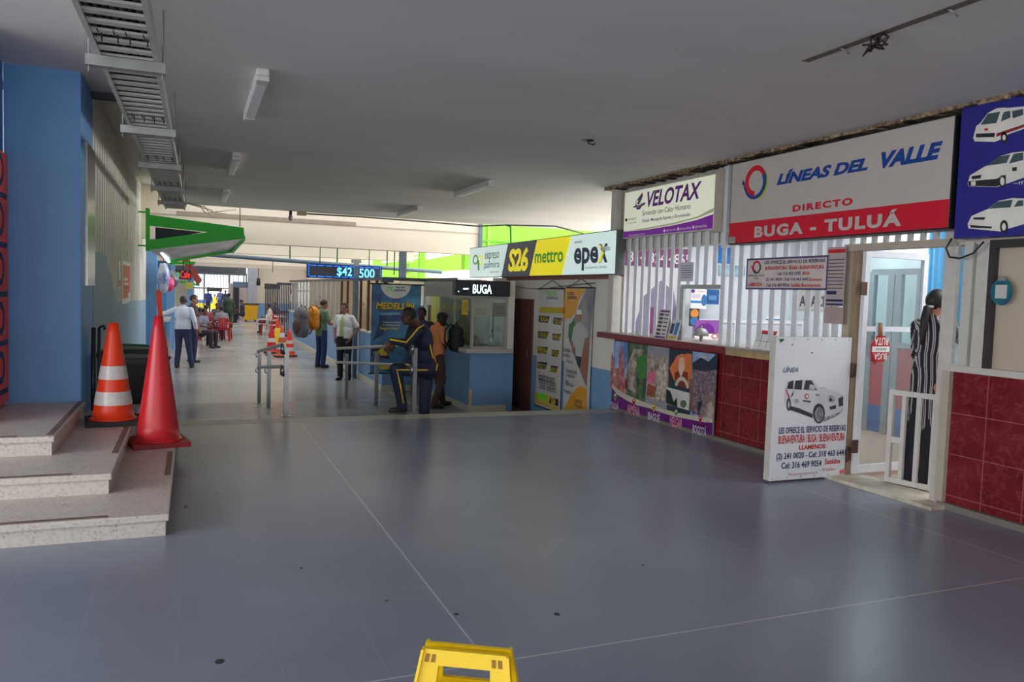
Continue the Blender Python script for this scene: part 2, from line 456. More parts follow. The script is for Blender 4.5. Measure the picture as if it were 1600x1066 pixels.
# ------------------------------------------------------------------ left wall, column, platform wall
mb = MB()
mb.box((-1.2, 9.45, -.7), (-.98, 20, 3.75), WHITE)
X0 = -.98
mb.prism([(X0, 9.45, -.1), (X0, 20, -.1-.4), (X0, 20, 1.2), (X0, 12.2, 1.31), (X0, 10.8, 1.9), (X0, 9.45, 1.92)], (.006, 0, 0), GREYBLUE)
for k in range(40):                                   # joints between the narrow wall boards
    y = 9.6+k*.26
    mb.box((X0, y, .0), (X0+.007, y+.012, 3.5), M('board_joint', (214, 211, 202), .7))
struct(mb, 'wall_left')
mb = MB(); mb.box((X0, 10.2, -.6), (X0+.06, 20, -.33), BASEM); struct(mb, 'baseboard_left')
mb = MB(); mb.box((-1.61, 8.52, .0), (-.98, 9.47, 3.7), BLUE, .02); struct(mb, 'wall_column')
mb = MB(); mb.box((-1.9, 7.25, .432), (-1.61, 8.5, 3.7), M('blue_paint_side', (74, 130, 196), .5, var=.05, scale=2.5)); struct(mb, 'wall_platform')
mb = MB(); mb.box((-7.2, 6, -.5), (-7, 12, 3.75), WHITE); mb.box((-7, 9.47, -.5), (-1.2, 9.7, 3.75), WHITE); struct(mb, 'wall_far_left')
mb = MB(); mb.box((-7, -8.2, 2.5), (14, -8, 3.75), WHITE); mb.box((3.5, -8.2, -.5), (14, -8, 2.5), WHITE); struct(mb, 'wall_back')  # unseen wall, its opening narrowed to hold back light from behind

# terrazzo corner steps
st = thing('terrazzo_steps', 'three speckled terrazzo corner steps at the foot of the blue column', 'steps', (-1.5, 7, 0))
STRIP = M('worn_tread_strip', (120, 100, 90), .7, var=.2, scale=12)
for (x, y, z0, z1, yb) in ((-.125, 5.32, 0, .142, 9.3), (-.5, 5.93, .142, .285, 9.3), (-.945, 6.65, .285, .43, 9.0)):
    mb = MB()
    mb.box((-4.5, y+.02, z0-.02 if z0 else 0), (x-.02, yb if x > -.9 else 8.52, z1-.045), TERR)
    mb.box((-4.5, y, z1-.045), (x, yb if x > -.9 else 8.52, z1), TERR, .008)
    s_ = part(mb, 'step', st)
    n_ = MB(); n_.box((-4.5, y+.02, z1), (x-.35+.1*(z1 > .2), y+.06, z1+.004), STRIP); part(n_, 'tread_strip', s_)
    n_ = MB(); n_.box((x-.06, y+(1.1 if x > -.3 else .7 if x > -.6 else .05), z1), (x-.02, y+2.0, z1+.004), STRIP); part(n_, 'tread_strip', s_)

# ------------------------------------------------------------------ right side: office block walls
mb = MB()
mb.box((5.6, 5.56, 0), (5.74, 9.78, 1.03), REDT); mb.box((5.56, 5.56, 0), (5.6, 9.78, .045), M('kerb_dirt', (120, 112, 104), .8))
struct(mb, 'wall_counter')
mb = MB()
mb.box((5.6, -8, 0), (5.74, 4.44, 1.10), REDT); mb.box((5.55, -8, 0), (5.6, 4.44, .05), MATS['kerb_dirt'])
mb.box((5.56, 4.40, .02), (5.76, 4.47, 1.10), BEIGE)
struct(mb, 'wall_right')
mb = MB()
mb.box((5.6, 9.8, -.6), (5.75, 12.67, 1.9), WHITE); mb.box((5.6, 12.67, 1.49), (5.75, 13.56, 1.9), WHITE); mb.box((5.6, 13.56, -.6), (5.75, 14.2, 1.9), WHITE)
mb.box((5.345, 13.95, -.6), (5.6, 14.1, 1.9), WHITE)
mb.prism([(5.6, 9.8, ZL+.1), (5.6, 12.67, ZL), (5.6, 12.67, .54), (5.6, 9.8, .54)], (-.006, 0, 0), DADO)
mb.box((5.594, 13.56, -.5), (5.6, 14.1, .54), DADO)
mb.box((5.57, 9.8, 1.86), (5.78, 14.2, 1.93), M('brick_strip', (150, 96, 84), .8, var=.3, scale=25))
struct(mb, 'wall_passage')
mb = MB(); OFW = M('office_wall', (222, 228, 232), .6, var=.03)
mb.box((5.74, 9.78, 0), (8.9, 9.9, 3.15), OFW)
mb.box((8.7, 5.2, 0), (8.9, 9.9, 3.15), OFW); mb.box((8.7, 3.4, 0), (8.9, 5.2, 3.15), OFW); mb.box((8.7, -8, 0), (8.9, 3.4, 3.15), OFW)
mb.box((5.74, 2.2, 0), (8.9, 2.35, 3.15), OFW)
struct(mb, 'wall_office')
# fascia above the counter and broken plaster along the ceiling
mb = MB(); mb.box((5.62, 4.44, 2.25), (5.74, 9.8, 3.15), FRAMEW); mb.box((5.6, -8, 2.1), (5.74, 4.44, 3.15), FRAMEW); struct(mb, 'wall_fascia')
mb = MB()
ys = [3.0+.12*i for i in range(58)]
for y in ys:
    h = .018+.022*random.random()
    mb.box((5.40+.04*random.random(), y, 3.15-h), (5.62, y+.125, 3.16), PLASTER)
    if random.random() < .3: mb.box((5.43, y, 3.15-h-.012), (5.60, y+.05+.06*random.random(), 3.15-h+.004), SOIL)
struct(mb, 'trim_1')

# ------------------------------------------------------------------ far hall: offices behind the glass, end walls
XP, YP0, YP1 = 3.67, 16.0, 33.0
mb = MB()
mb.box((XP, YP0, ZL), (XP+.12, YP1, .62), DADO); mb.box((XP-.02, YP0-.02, ZL), (XP+.14, YP1, ZL+.12), BASEM)
mb.box((XP, YP0, ZL), (4.55, YP0+.12, .62), DADO); mb.box((XP-.02, YP0-.02, ZL), (4.55, YP0, ZL+.12), BASEM)
struct(mb, 'wall_partition')
mb = MB()
BX, BY, BXR = 4.53, 12.95, 5.22
mb.box((BX+.02, BY, ZL), (BXR, BY+.12, .55), DADO); mb.box((BX, BY, ZL), (BX+.12, YP0+.1, .55), DADO)
mb.box((BX-.02, BY-.02, ZL), (BXR, BY, ZL+.11), BASEM); mb.box((BX-.02, BY-.02, ZL), (BX, YP0, ZL+.11), BASEM)
mb.box((BXR, BY, ZL), (BXR+.12, 15.2, 1.83), WHITE); mb.box((BXR-.006, BY-.005, ZL), (BXR+.126, 15.2, .55), DADO)
mb.box((BX-.002, BY-.004, ZL+.1), (BX+.05, BY+.03, -.1), M('scraped_corner', (190, 178, 150), .8, var=.2, scale=30))
struct(mb, 'wall_booth')
mb = MB(); PEACH = M('office_peach', (228, 200, 168), .6, var=.05)
mb.box((5.9, 16.3, ZL), (6.05, 34, 1.9), PEACH); mb.box((BX, 23.5, ZL), (5.9, 23.6, 1.9), PEACH)
struct(mb, 'wall_offices_rear')
mb = MB()
mb.box((3.2, 51, ZL), (9, 51.3, 4.1), CREAM); mb.box((3.2, 50.98, ZL), (9, 51, .55), DADO)
mb.box((-6, 56, 2.35), (3.4, 56.3, 4.1), M('lintel_grey', (120, 126, 140), .6)); mb.box((-6, 56, ZL), (-.2, 56.3, 2.4), WHITE)
struct(mb, 'wall_far')
mb = MB(); mb.box((6.6, 34, ZL), (6.75, 51, 4.1), CREAM); struct(mb, 'wall_hall_right')
# lime green canopy structure of the yard seen above the offices
mb = MB()
mb.box((6.6, 19.5, 2.2), (12.5, 19.8, 4.3), LIME); mb.box((7.2, 19.46, 2.2), (7.26, 19.5, 4.3), M('lime_light', (170, 236, 90), .5)); mb.box((6.6, 19.46, 2.95), (12.5, 19.5, 2.99), M('lime_dark', (104, 176, 40), .5))
a, b_, c_, d_ = ony(640, 411, 27), ony(738, 393, 27), ony(738, 421, 27), ony(640, 428, 27)
mb.prism([a, b_, c_, d_], (0, .5, 0), LIME)
mb.prism([a+Vector((-1.0, -.02, -.06)), b_+Vector((0, -.02, 0)), b_+Vector((0, -.02, .07)), a+Vector((-1.0, -.02, .01))], (0, .1, 0), M('white_edge', (240, 244, 236), .5))
mb.box((5.9, 30, 1.75), (9.5, 30.3, 2.15), LIME); mb.box((6.2, 34, 2.2), (9.5, 34.3, 3.2), LIME)
mb.box((6.9, 25, -.7), (7.1, 25.2, 3.6), LIME)
struct(mb, 'trim_2')
mb = MB(); mb.box((4.62, 18.5, 1.85), (4.78, 18.62, 3.4), M('blue_grey_steel', (92, 110, 124))); struct(mb, 'trim_3')
# ------------------------------------------------------------------ things on the left
ORANGE = M('cone_orange', (240, 62, 14), .4, var=.05, scale=5)
REDC = M('cone_red', (206, 32, 44), .35, var=.08, scale=4)
REFL = M('reflective_band', (212, 208, 204), .3, var=.12, scale=18)
RUB = M('black_rubber', (52, 46, 46), .7, var=.2, scale=10)

def cone(loc, h, rb, rt, mat, base_mat, half, rz, bands, label, group=None):
    t = thing('traffic_cone', label, 'traffic cone', loc, group)
    x, y, z = loc
    mb = MB(); c, s = math.cos(rz), math.sin(rz)
    mb.obox((x, y, z+.022), (c, s, 0), (-s, c, 0), (0, 0, 1), half, half, .022, base_mat); part(mb, 'base', t)
    R = lambda k: rb+(rt-rb)*k
    mb = MB(); mb.lathe([(rb+.03, .044), (rb+.01, .06)]+[(R(k/10), .06+(h-.06)*k/10) for k in range(11)]+[(rt*.6, h+.004)], (x, y, z), mat, 36)
    p = part(mb, 'body', t)
    for k0, k1 in bands:
        mb = MB(); mb.lathe([(R(k0)+.004, .06+(h-.06)*k0), (R(k1)+.004, .06+(h-.06)*k1)], (x, y, z), REFL, 36, cap=False); part(mb, 'reflective_band', p)
    return t
p1_ = onz(177, 661, .285)
cone((p1_.x, p1_.y, .285), .93, .178, .042, ORANGE, RUB, .235, .12, [(.14, .28), (.41, .55)], 'orange traffic cone with two silver bands on the second terrazzo step')
p2_ = onz(247, 694, .142)
cone((p2_.x, p2_.y, .142), 1.16, .185, .036, REDC, M('red_rubber', (150, 30, 36), .5), .235, .2, [], 'tall plain red traffic cone on the lowest terrazzo step')

# rubbish bin behind the cones
b = onz(191, 668, 0); bx, by = max(b.x, -.62), b.y+.05
t = thing('trash_bin', 'black wheeled plastic rubbish bin behind the orange cone', 'bin', (bx, by, 0))
mb = MB(); n = 20
def rrect(x, y, z, w, d, r=.05):
    o = []
    for cx, cy, a0 in ((w-r, d-r, 0), (-w+r, d-r, 90), (-w+r, -d+r, 180), (w-r, -d+r, 270)):
        for k in range(5):
            a = math.radians(a0+22.5*k); o.append((x+cx+r*math.cos(a), y+cy+r*math.sin(a), z))
    return o
rings = [rrect(bx, by, 0.03, .21, .21), rrect(bx, by, .72, .27, .26), rrect(bx, by, .725, .30, .29), rrect(bx, by, .78, .30, .29), rrect(bx, by, .785, .27, .26)]
vs = [v for r in rings for v in r]; N = 20
fs = [(i*N+k, i*N+(k+1) % N, (i+1)*N+(k+1) % N, (i+1)*N+k) for i in range(len(rings)-1) for k in range(N)]+[tuple(range(N-1, -1, -1))]
mb.add(vs, fs, DARK, False); part(mb, 'body', t)
mb = MB(); rings = [rrect(bx, by, .785, .31, .30), rrect(bx, by, .83, .31, .30), rrect(bx, by, .875, .24, .24), rrect(bx, by, .89, .1, .1)]
vs = [v for r in rings for v in r]
mb.add(vs, [(i*N+k, i*N+(k+1) % N, (i+1)*N+(k+1) % N, (i+1)*N+k) for i in range(3) for k in range(N)]+[tuple(range(N-1, -1, -1)), tuple(range(3*N, 4*N))], M('bin_lid', (58, 62, 64), .4)); lid = part(mb, 'lid', t, 'dark grey domed lid')
mb = MB(); mb.tube([(bx+.3, by-.1, .74), (bx+.39, by-.1, .76), (bx+.40, by+.1, .76), (bx+.3, by+.1, .74)], .014, DARK); part(mb, 'handle', t)
mb = MB(); mb.tube([(bx-.20, by-.2, .9), (bx-.05, by-.22, .925), (bx+.15, by-.18, .915), (bx+.27, by, .87)], .012, M('green_bag', (22, 92, 72), .4)); part(mb, 'bag_edge', t, 'green plastic bag edge')
for sx in (-1, 1):
    mb = MB(); mb.lathe([(.02, -.02), (.075, -.02), (.075, .02), (.02, .02)], (0, 0, 0), RUB, 16)
    mb.v = [(bx+sx*.17+v[2], by+.2+v[0], .075+v[1]) for v in mb.v]; part(mb, 'wheel', t)
for (px, lean, r, lab) in ((145, .02, .022, 'dark steel pole leaning beside the blue column, left of the bin'), (154, .0, .016, 'thin black pole leaning between column and bin')):
    q = onz(px, 640, 0); Y = 8.9; q = ony(px, 600, Y); tp = ony(px+1, 512, Y)
    mb = MB(); mb.tube([(q.x, Y, 0), (tp.x, Y+lean, tp.z)], r, M('pole_steel', (64, 66, 72), .35, .6)); 
    if r < .02: mb.tube([(tp.x, Y, tp.z), (tp.x+.04, Y, tp.z+.02), (tp.x+.05, Y, tp.z-.02)], .014, DARK)
    solo(mb, 'steel_pole', lab, 'pole')

# metal strip on the column side, posters on the boarded wall
mb = MB(); mb.box((-.98, 8.78, 1.55), (-.955, 9.42, 2.95), M('mirror_steel', (176, 178, 176), .22, .85, var=.25, scale=3)); solo(mb, 'steel_plate', 'narrow shiny steel plate fixed to the side of the blue column', 'plate')
A = artX(-.974, 1)
t = thing('wall_poster', 'orange notice poster with white border on the pale boarded wall', 'poster', (-.97, 14, 1.3))
mb = MB(); mb.box((-.974, 13.15, 1.26), (-.97, 14.85, 1.92), WHITEP); part(mb, 'sheet', t)
A = Art(lambda u, v, d: (-.97+d, u, v), None)
OP = M('poster_orange', (232, 92, 40), .5)
A.rect(13.3, 1.34, 14.75, 1.86, OP); A.rect(13.5, 1.62, 14.2, 1.66, WHITEP, 2); A.rect(13.5, 1.55, 14.4, 1.58, WHITEP, 2); A.rect(13.5, 1.5, 14.3, 1.52, M('poster_violet', (120, 60, 120), .5), 2); A.rect(14.3, 1.34, 14.75, 1.42, WHITEP, 2)
part(A.mb, 'print', t)
t = thing('wall_notice', 'small narrow paper notice left of the orange poster', 'notice', (-.97, 12.7, 1.5))
mb = MB(); mb.box((-.974, 12.55, 1.5), (-.97, 12.85, 1.9), WHITEP); part(mb, 'sheet', t)
mb = MB(); mb.box((-.97, 12.58, 1.52), (-.968, 12.82, 1.62), OP); part(mb, 'print', t)

# red letter sign on the platform wall
t = thing('letter_sign', 'tall orange red sign with dark outlined letters at the platform wall', 'sign', (-1.6, 8.2, .45))
mb = MB(); mb.box((-1.61, 7.3, .46), (-1.57, 8.46, 2.72), M('sign_orange_red', (244, 74, 44), .45)); part(mb, 'board', t)
A = Art(lambda u, v, d: (-1.57+d, u, v), None); NAVY = M('navy_print', (24, 22, 60), .5)
for i in range(5):
    A.mb = MB(); v = .55+i*.44
    A.rect(7.5, v, 8.42, v+.05, NAVY); A.ring(8.15, v+.25, .09, .15, 0, 360, NAVY); A.rect(7.6, v+.1, 7.75, v+.4, NAVY); part(A.mb, 'letter', t)

# ------------------------------------------------------------------ cable tray and cables
t = thing('cable_tray', 'long pale ladder cable tray hung under the ceiling on the left', 'cable tray', (-.33, 3, 2.85))
TRAY = M('tray_paint', (186, 182, 176), .5, .2, var=.14, scale=7)
TX = lambda y: .008*(y-4)                          # the tray runs slightly askew
for x in (-.495, -.205):
    mb = MB(); mb.bar((x+TX(2.2), 2.2, 2.90), (x+TX(14.6), 14.6, 2.90), .022, .10, TRAY); mb.bar((x+TX(2.2), 2.2, 2.855), (x+TX(14.6), 14.6, 2.855), .026, .012, TRAY); part(mb, 'side_rail', t)
for k in range(78):
    y = 2.3+k*.157; x = TX(y)
    mb = MB(); mb.box((-.495+x, y, 2.853), (-.205+x, y+.062, 2.866), TRAY); part(mb, 'rung', t)
for y in (5.0, 7.08, 9.1, 11.2, 13.1):
    x0 = TX(y); mb = MB(); mb.box((-.56+x0, y-.035, 2.79), (-.155+x0, y+.035, 2.848), GALV); h = part(mb, 'hanger_bar', t)
    for x in (-.545, -.17):
        mb = MB(); zt = 3.56 if x < -.42 else 3.15
        mb.tube([(x+x0, y, 2.76), (x+x0, y, zt)], .006, GALV, 6); part(mb, 'hanger_rod', h)
    for k in range(4):
        mb = MB(); q = -.47+x0+.07*k+.02*random.random()
        mb.tube([(q, y-.5, 2.86), (q+.01, y-.5, 2.83), (q+.02, y-.48, 2.845), (q+.02, y-.46, 2.81)], .004, DARK, 5); part(mb, 'cable_tie', t)
CB = M('cable_black', (30, 24, 30), .6)
for k in range(7):
    mb = MB(); mb.tube([(-.462+.037*k+TX(y)+.004*math.sin(y*3+k), y, 2.889+.003*math.sin(y+k*2)) for y in [2.2+.8*i for i in range(16)]], .021, CB, 7)
    solo(mb, 'power_cable', 'dark power cable lying along the ceiling cable tray', 'cable', loc=(-.46+.037*k, 3, 2.87), group='cables in the tray')
mb = MB()
for s_ in range(3):
    mb.tube([(-.12, 13.8, 2.9), (.1+.1*s_, 14.8, 3.0-.05*s_), (.2+.08*s_, 15.8, 2.95), (.45+.2*s_, 17.7, 3.0+.1*s_)], .008, M('loose_grey_cable', (120, 112, 106), .6), 6)
solo(mb, 'loose_cables', 'loose thin cables drooping from the far end of the tray', 'cable')

# ------------------------------------------------------------------ lamps on the ceiling
LW = M('lamp_white', (206, 204, 200), .45, var=.06); LT = M('lamp_diffuser', (226, 226, 226), .35, var=.03)
def lamp(x, y0, y1, label):
    t = thing('fluorescent_lamp', label, 'ceiling lamp', (x, (y0+y1)/2, 3.08), 'fluorescent lamps on the near ceiling')
    w = .045
    mb = MB(); mb.box((x-w, y0, 3.10), (x+w, y1, 3.15), LW, .01); part(mb, 'housing', t)
    mb = MB(); mb.box((x-w*.95, y0+.13, 3.065), (x+w*.95, y1-.13, 3.10), LT, .015); part(mb, 'diffuser', t)
    for y in (y0, y1-.13):
        mb = MB(); mb.box((x-w, y, 3.06), (x+w, y+.13, 3.10), LW, .008); part(mb, 'end_cap', t)
lamp(.46, 5.95, 7.5, 'white fluorescent ceiling lamp nearest the camera on the left')
lamp(.47, 9.8, 11.35, 'white fluorescent ceiling lamp, middle of the left row')
lamp(.5, 13.6, 15.1, 'white fluorescent ceiling lamp farthest away in the left row')
lamp(3.79, 10.15, 11.7, 'white fluorescent ceiling lamp above the handrail on the right')
lamp(3.83, 13.95, 15.5, 'white fluorescent ceiling lamp at the far right end of the ceiling')
t = thing('ceiling_wires', 'tangle of torn dark wires hanging from a bare strip in the ceiling', 'wires', (3.63, 3.45, 3.1))
mb = MB(); mb.box((3.60, 2.5, 3.147), (3.66, 4.05, 3.15), M('scar_brown', (112, 98, 88), .8, var=.3, scale=14)); part(mb, 'bare_strip', t)
mb = MB()
for k in range(9):
    r = random.random; y = 3.42+.1*r()
    mb.tube([(3.62, y, 3.15), (3.60+.05*r(), y-.06+.1*r(), 3.12), (3.58+.1*r(), y-.1+.2*r(), 3.09-.03*r()), (3.58+.12*r(), y-.1+.2*r(), 3.10)], .006, M('torn_wire', (44, 26, 28), .6), 6)
part(mb, 'wire', t)
for y in (3.02, 3.75):
    mb = MB(); mb.tube([(3.63, y, 3.15), (3.66, y-.02, 3.13), (3.7, y, 3.125)], .006, GALV, 6); part(mb, 'clip', t)
t = thing('ceiling_hook', 'small dark hook with bare wires in the middle of the ceiling', 'hook', (3.64, 7.03, 3.1))
mb = MB(); mb.lathe([(.05, 3.142), (.05, 3.15)], (3.64, 7.03, 0), SOIL, 14); mb.tube([(3.64, 7.03, 3.15), (3.62, 7.0, 3.11), (3.67, 6.98, 3.10), (3.69, 7.0, 3.12)], .008, DARK, 6); part(mb, 'hook', t)
mb = MB(); mb.tube([(3.56, 7.05, 3.149), (3.60, 7.0, 3.135), (3.64, 7.03, 3.145)], .005, GALV, 6); part(mb, 'wire', t)
# bulb and box on the edge of the slab
t = thing('bulb_holder', 'lone bulb with junction box on the far edge of the ceiling', 'bulb', (1.85, 16.6, 3.0))
mb = MB(); mb.tube([(1.85, 16.6, 3.15), (1.85, 16.6, 3.06)], .03, DARK, 10); part(mb, 'socket', t)
mb = MB(); mb.ball((1.85, 16.6, 3.01), (.045, .045, .07), M('bulb_glass', (150, 120, 140), .2)); part(mb, 'bulb', t)
mb = MB(); mb.box((1.98, 16.55, 3.07), (2.16, 16.66, 3.15), M('junction_box', (160, 150, 110), .6)); part(mb, 'junction_box', t)
mb = MB()
mb.tube([(2.16, 16.6, 3.11), (3.2, 16.58, 3.12), (4.6, 16.5, 3.10), (5.8, 16.3, 3.06), (6.3, 15.9, 3.09), (7.2, 15.3, 3.08), (7.9, 15.0, 2.9)], .016, M('cable_grey', (92, 96, 92), .6), 7)
mb.tube([(6.3, 15.9, 3.09), (6.38, 15.85, 3.06), (6.4, 15.8, 2.5)], .022, M('cable_green', (50, 120, 84), .6), 7)
solo(mb, 'conduit_cable', 'grey cable sagging along the far edge of the ceiling', 'cable')

# ------------------------------------------------------------------ handrails of the ramp
def rz_(y): return 0 if y < YE else max(ZL, ZL*(y-YE)/5.0)
def rail(X, posts, label, y_end):
    t = thing('handrail', label, 'handrail', (X, posts[0], 0))
    H = .9
    for y in posts:
        mb = MB(); mb.box((X-.028, y-.028, rz_(y)), (X+.028, y+.028, rz_(y)+H-.03), STEEL); p = part(mb, 'post', t)
        mb = MB(); mb.box((X-.06, y-.06, rz_(y)), (X+.06, y+.06, rz_(y)+.012), STEEL); part(mb, 'base_plate', p)
        for hh in (H, H-.27):
            mb = MB(); z = rz_(y)+hh; mb.tube([(X, y, z-.09), (X-.055, y, z-.085), (X-.06, y, z-.03)], .009, STEEL, 7); part(mb, 'bracket', p)
    y0 = posts[0]-.05; XX = X-.06
    for hh in (H, H-.27):
        z0 = rz_(posts[0])+hh; mb = MB()
        pts = [(XX+.03, y0+.06, z0-.10), (XX, y0-.02, z0-.08), (XX, y0-.06, z0-.035), (XX, y0-.02, z0), (XX, y0+.1, z0+.002)]
        pts += [(XX, y_end, rz_(min(y_end, 14.6))+hh+.0), (XX, y_end+.03, rz_(min(y_end, 14.6))+hh-.02)]
        mb.tube(pts, .025, STEEL, 12); part(mb, 'rail', t)
pr_ = [onx(654, 600, RX).y, onx(588, 600, RX).y, onx(541, 600, RX).y]
rail(RX, [9.98, pr_[1], pr_[2]], 'steel handrail right of the ramp, leaned on by the tracksuit man', onx(527, 551, RX-.06).y)
LX = 1.1
rail(LX, [10.08, onx(420, 600, LX).y, onx(405, 600, LX).y], 'steel handrail on the left side of the ramp, standing free in the hall', onx(404, 550, LX-.06).y)

# ------------------------------------------------------------------ yellow wet floor sign in front
YEL = M('sign_yellow', (246, 204, 0), .4, var=.03)
t = thing('wet_floor_sign', 'yellow folding floor sign at the bottom edge of the picture', 'floor sign', (.79, 2.15, 0))
A1, A2 = Vector((.655, 2.255, .545)), Vector((.945, 2.13, .495))       # upper corners of the near leaf
A1, A2 = onz(663, 1007, .53), onz(798, 1020, .53)
ux = (A2-A1); ux.z = 0; ux.normalize(); W = (A2-A1).dot(ux); zt = .53
nrm = Vector((ux.y, -ux.x, 0))                                         # towards the camera
c0 = Vector((A1.x, A1.y, 0))
def leaf(sgn, name):
    def P(u, v, d):                                                    # u across, v down the leaf from its top
        k = sgn*nrm*(.012+v*.30)+nrm*sgn*d
        flare = (u-.5)*.16*v/.53
        q = c0+ux*(u*W+flare)+k; return (q.x, q.y, zt-v)
    mb = MB(); d0, d1 = 0, .016
    def slab(u0, v0, u1, v1, d0=0, d1=.016):
        vs = [P(u0, v0, d0), P(u1, v0, d0), P(u1, v1, d0), P(u0, v1, d0), P(u0, v0, d1), P(u1, v0, d1), P(u1, v1, d1), P(u0, v1, d1)]
        mb.add(vs, [(0,3,2,1),(4,5,6,7),(0,1,5,4),(1,2,6,5),(2,3,7,6),(3,0,4,7)], YEL)
    slab(0, 0, 1, .042); slab(0, .042, .22, .12); slab(.78, .042, 1, .12); slab(0, .12, 1, .50)
    slab(0, .50, .2, .53); slab(.8, .50, 1, .53)
    slab(0, 0, .03, .5, .016, .026); slab(.97, 0, 1, .5, .016, .026)
    p = part(mb, 'leaf', t)
    PR = M('embossed_mark', (150, 104, 0), .5)
    for u in (.06, .13, .80, .87):
        mb = MB()
        vs = [P(u, .012, .0175), P(u+.045, .012, .0175), P(u+.045, .034, .0175), P(u, .034, .0175)]
        mb.add(vs, [(0, 1, 2, 3)], PR); part(mb, 'hinge_slot', p)
leaf(1, 'leaf'); leaf(-1, 'leaf')
# ------------------------------------------------------------------ signs on the right
RED = M('sign_red', (204, 18, 48), .4, var=.03); BLUEP = M('sign_blue', (16, 64, 140), .4, var=.03)
PANEL = M('sign_panel_grey_white', (188, 178, 172), .45, var=.03); LIMEP = M('print_lime', (176, 196, 20), .5)
PURP = M('print_purple', (112, 34, 140), .45, var=.04); CYAN = M('print_cyan', (40, 130, 190), .5)
LETR = M('letter_red', (196, 28, 40), .5); LETB = M('letter_dark_blue', (44, 44, 96), .5)
CONG = M('carton_grey', (150, 148, 146), .6)

def cabinet(name, label, cat, X, px, depth, frame_mat, face_mat, emit=None):
    """box sign on the wall plane; px = four corner pixels tl, tr, br, bl on its face"""
    q = [onx(*p, X) for p in px]
    y1 = (q[0].y+q[3].y)/2; y0 = (q[1].y+q[2].y)/2; z1 = (q[0].z+q[1].z)/2; z0 = (q[2].z+q[3].z)/2
    t = thing(name, label, cat, (X, (y0+y1)/2, z0))
    mb = MB(); mb.box((X+.002, y0-.012, z0-.012), (X+depth, y1+.012, z1+.012), frame_mat); part(mb, 'cabinet', t)
    mb = MB(); mb.box((X, y0, z0), (X+.0021, y1, z1), face_mat); part(mb, 'face_panel', t)
    return t, (-y1, z0, -y0, z1)

# LINEAS DEL VALLE
def zz(x0, y0, s): return lambda *p: tuple((x0+v*s if i % 2 == 0 else y0+v*s) for i, v in enumerate(p))
Z = zz(1120, 170, .2375)
t, bx_ = cabinet('fascia_sign', 'large white and red sign for Buga and Tulua over the counter door', 'sign', 5.42, [(1145, 257), (1491, 182), (1482, 355), (1139, 381)], .2, DARK, PANEL)
A = artX(5.42); u0, v0, u1, v1 = bx_
vb = (A.inv(*Z(88, 750))[1]+A.inv(*Z(1527, 600))[1])/2
A.rect(u0, v0, u1, vb, RED); A.rect(u0, v0, u0+.11, v0+.07, CONG, 2)
part(A.mb, 'red_band', t)
A = artX(5.42)
def T(a, s, x0, y0, x1, y1, mat, **k): a.tpx(s, *Z(x0, y0), *Z(x1, y1), mat, **k)
T(A, 'LÍNEAS DEL', 395, 505, 1000, 300, BLUEP, bold=.05, shear=.28); T(A, 'VALLE', 1078, 395, 1490, 210, BLUEP, bold=.055, shear=.28)
T(A, 'DIRECTO', 500, 680, 897, 583, RED, bold=.045, sp=1.25); T(A, 'BUGA - TULUÁ', 248, 850, 1222, 655, PANEL, l=3, bold=.05, sp=1.2)
letter(A, t)
def ring_logo(A, cu, cv, r, blue=BLUEP, red=RED, lime=LIMEP, l=2):
    A.ring(cu, cv, r*.60, r*1.0, 20, 268, red, l, taper=(.75, 1.0)); A.ring(cu+r*.14, cv-r*.12, r*.70, r*1.04, -95, 38, lime, l, taper=(.3, 1.0))
    A.ring(cu, cv-r*.06, r*.66, r*1.06, 192, 390, blue, l+1, taper=(.35, .9))
    A.poly([(cu-r*1.30, cv-r*.05), (cu-r*1.18, cv+r*.25), (cu-r*.95, cv-r*.12)], blue, l+1)
    A.poly([(cu-r*1.2, cv), (cu-r*1.08, cv), (cu-r*.85, cv-r*.5), (cu-r*.98, cv-r*.45)], blue, l+1)
A = artX(5.42); c = A.inv(*Z(255, 478)); ring_logo(A, c[0], c[1], .165); part(A.mb, 'logo', t)

# blue panel with three vehicles
Z = zz(1450, 140, .2439)
q1, q2 = onx(1501, 181, 5.44), onx(1492, 373, 5.44)
yv = (q1.y+q2.y)/2; zt_, zb_ = 3.125, q2.z
t = thing('vehicle_panel', 'deep blue panel with three white taxis and vans at the right edge', 'sign', (5.44, 3.8, zb_))
mb = MB(); mb.box((5.44, 2.9, zb_), (5.595, yv, zt_), M('panel_blue', (38, 34, 130), .45, var=.06)); part(mb, 'board', t)
A = artX(5.44); CW = M('car_white', (226, 220, 210), .5); CG = M('car_glass', (64, 84, 88), .4); CK = M('car_dark', (34, 32, 36), .5); CR = M('car_red', (140, 30, 40), .5)
def PP(a, pts, mat, l=1): a.pp([Z(*p) for p in pts], mat, l)
def EE(a, x, y, rx, ry, mat, l=1, n=18): a.pp([Z(x+rx*math.cos(2*PI*k/n), y+ry*math.sin(2*PI*k/n)) for k in range(n)], mat, l)
PP(A, [(290,310),(310,235),(335,215),(385,150),(430,125),(660,104),(660,236),(520,285),(470,318),(430,335),(300,332)], CW)
PP(A, [(338,226),(385,155),(465,142),(440,215)], CG, 2); PP(A, [(470,205),(478,165),(490,143),(528,136),(530,180)], CG, 2); PP(A, [(545,185),(540,138),(610,124),(612,162)], CG, 2)
PP(A, [(308,283),(430,278),(428,305),(310,307)], CK, 2); PP(A, [(440,282),(660,208),(660,226),(440,303)], CR, 2); EE(A, 490, 308, 22, 35, CK, 2); EE(A, 490, 308, 11, 18, CW, 3)
PP(A, [(362,250),(385,246),(387,262),(365,265)], RED, 2); PP(A, [(425,135),(440,120),(500,115),(500,125)], CW, 2)
PP(A, [(255,600),(270,550),(370,490),(470,425),(540,405),(660,392),(660,548),(520,598),(440,625),(260,620)], CW)
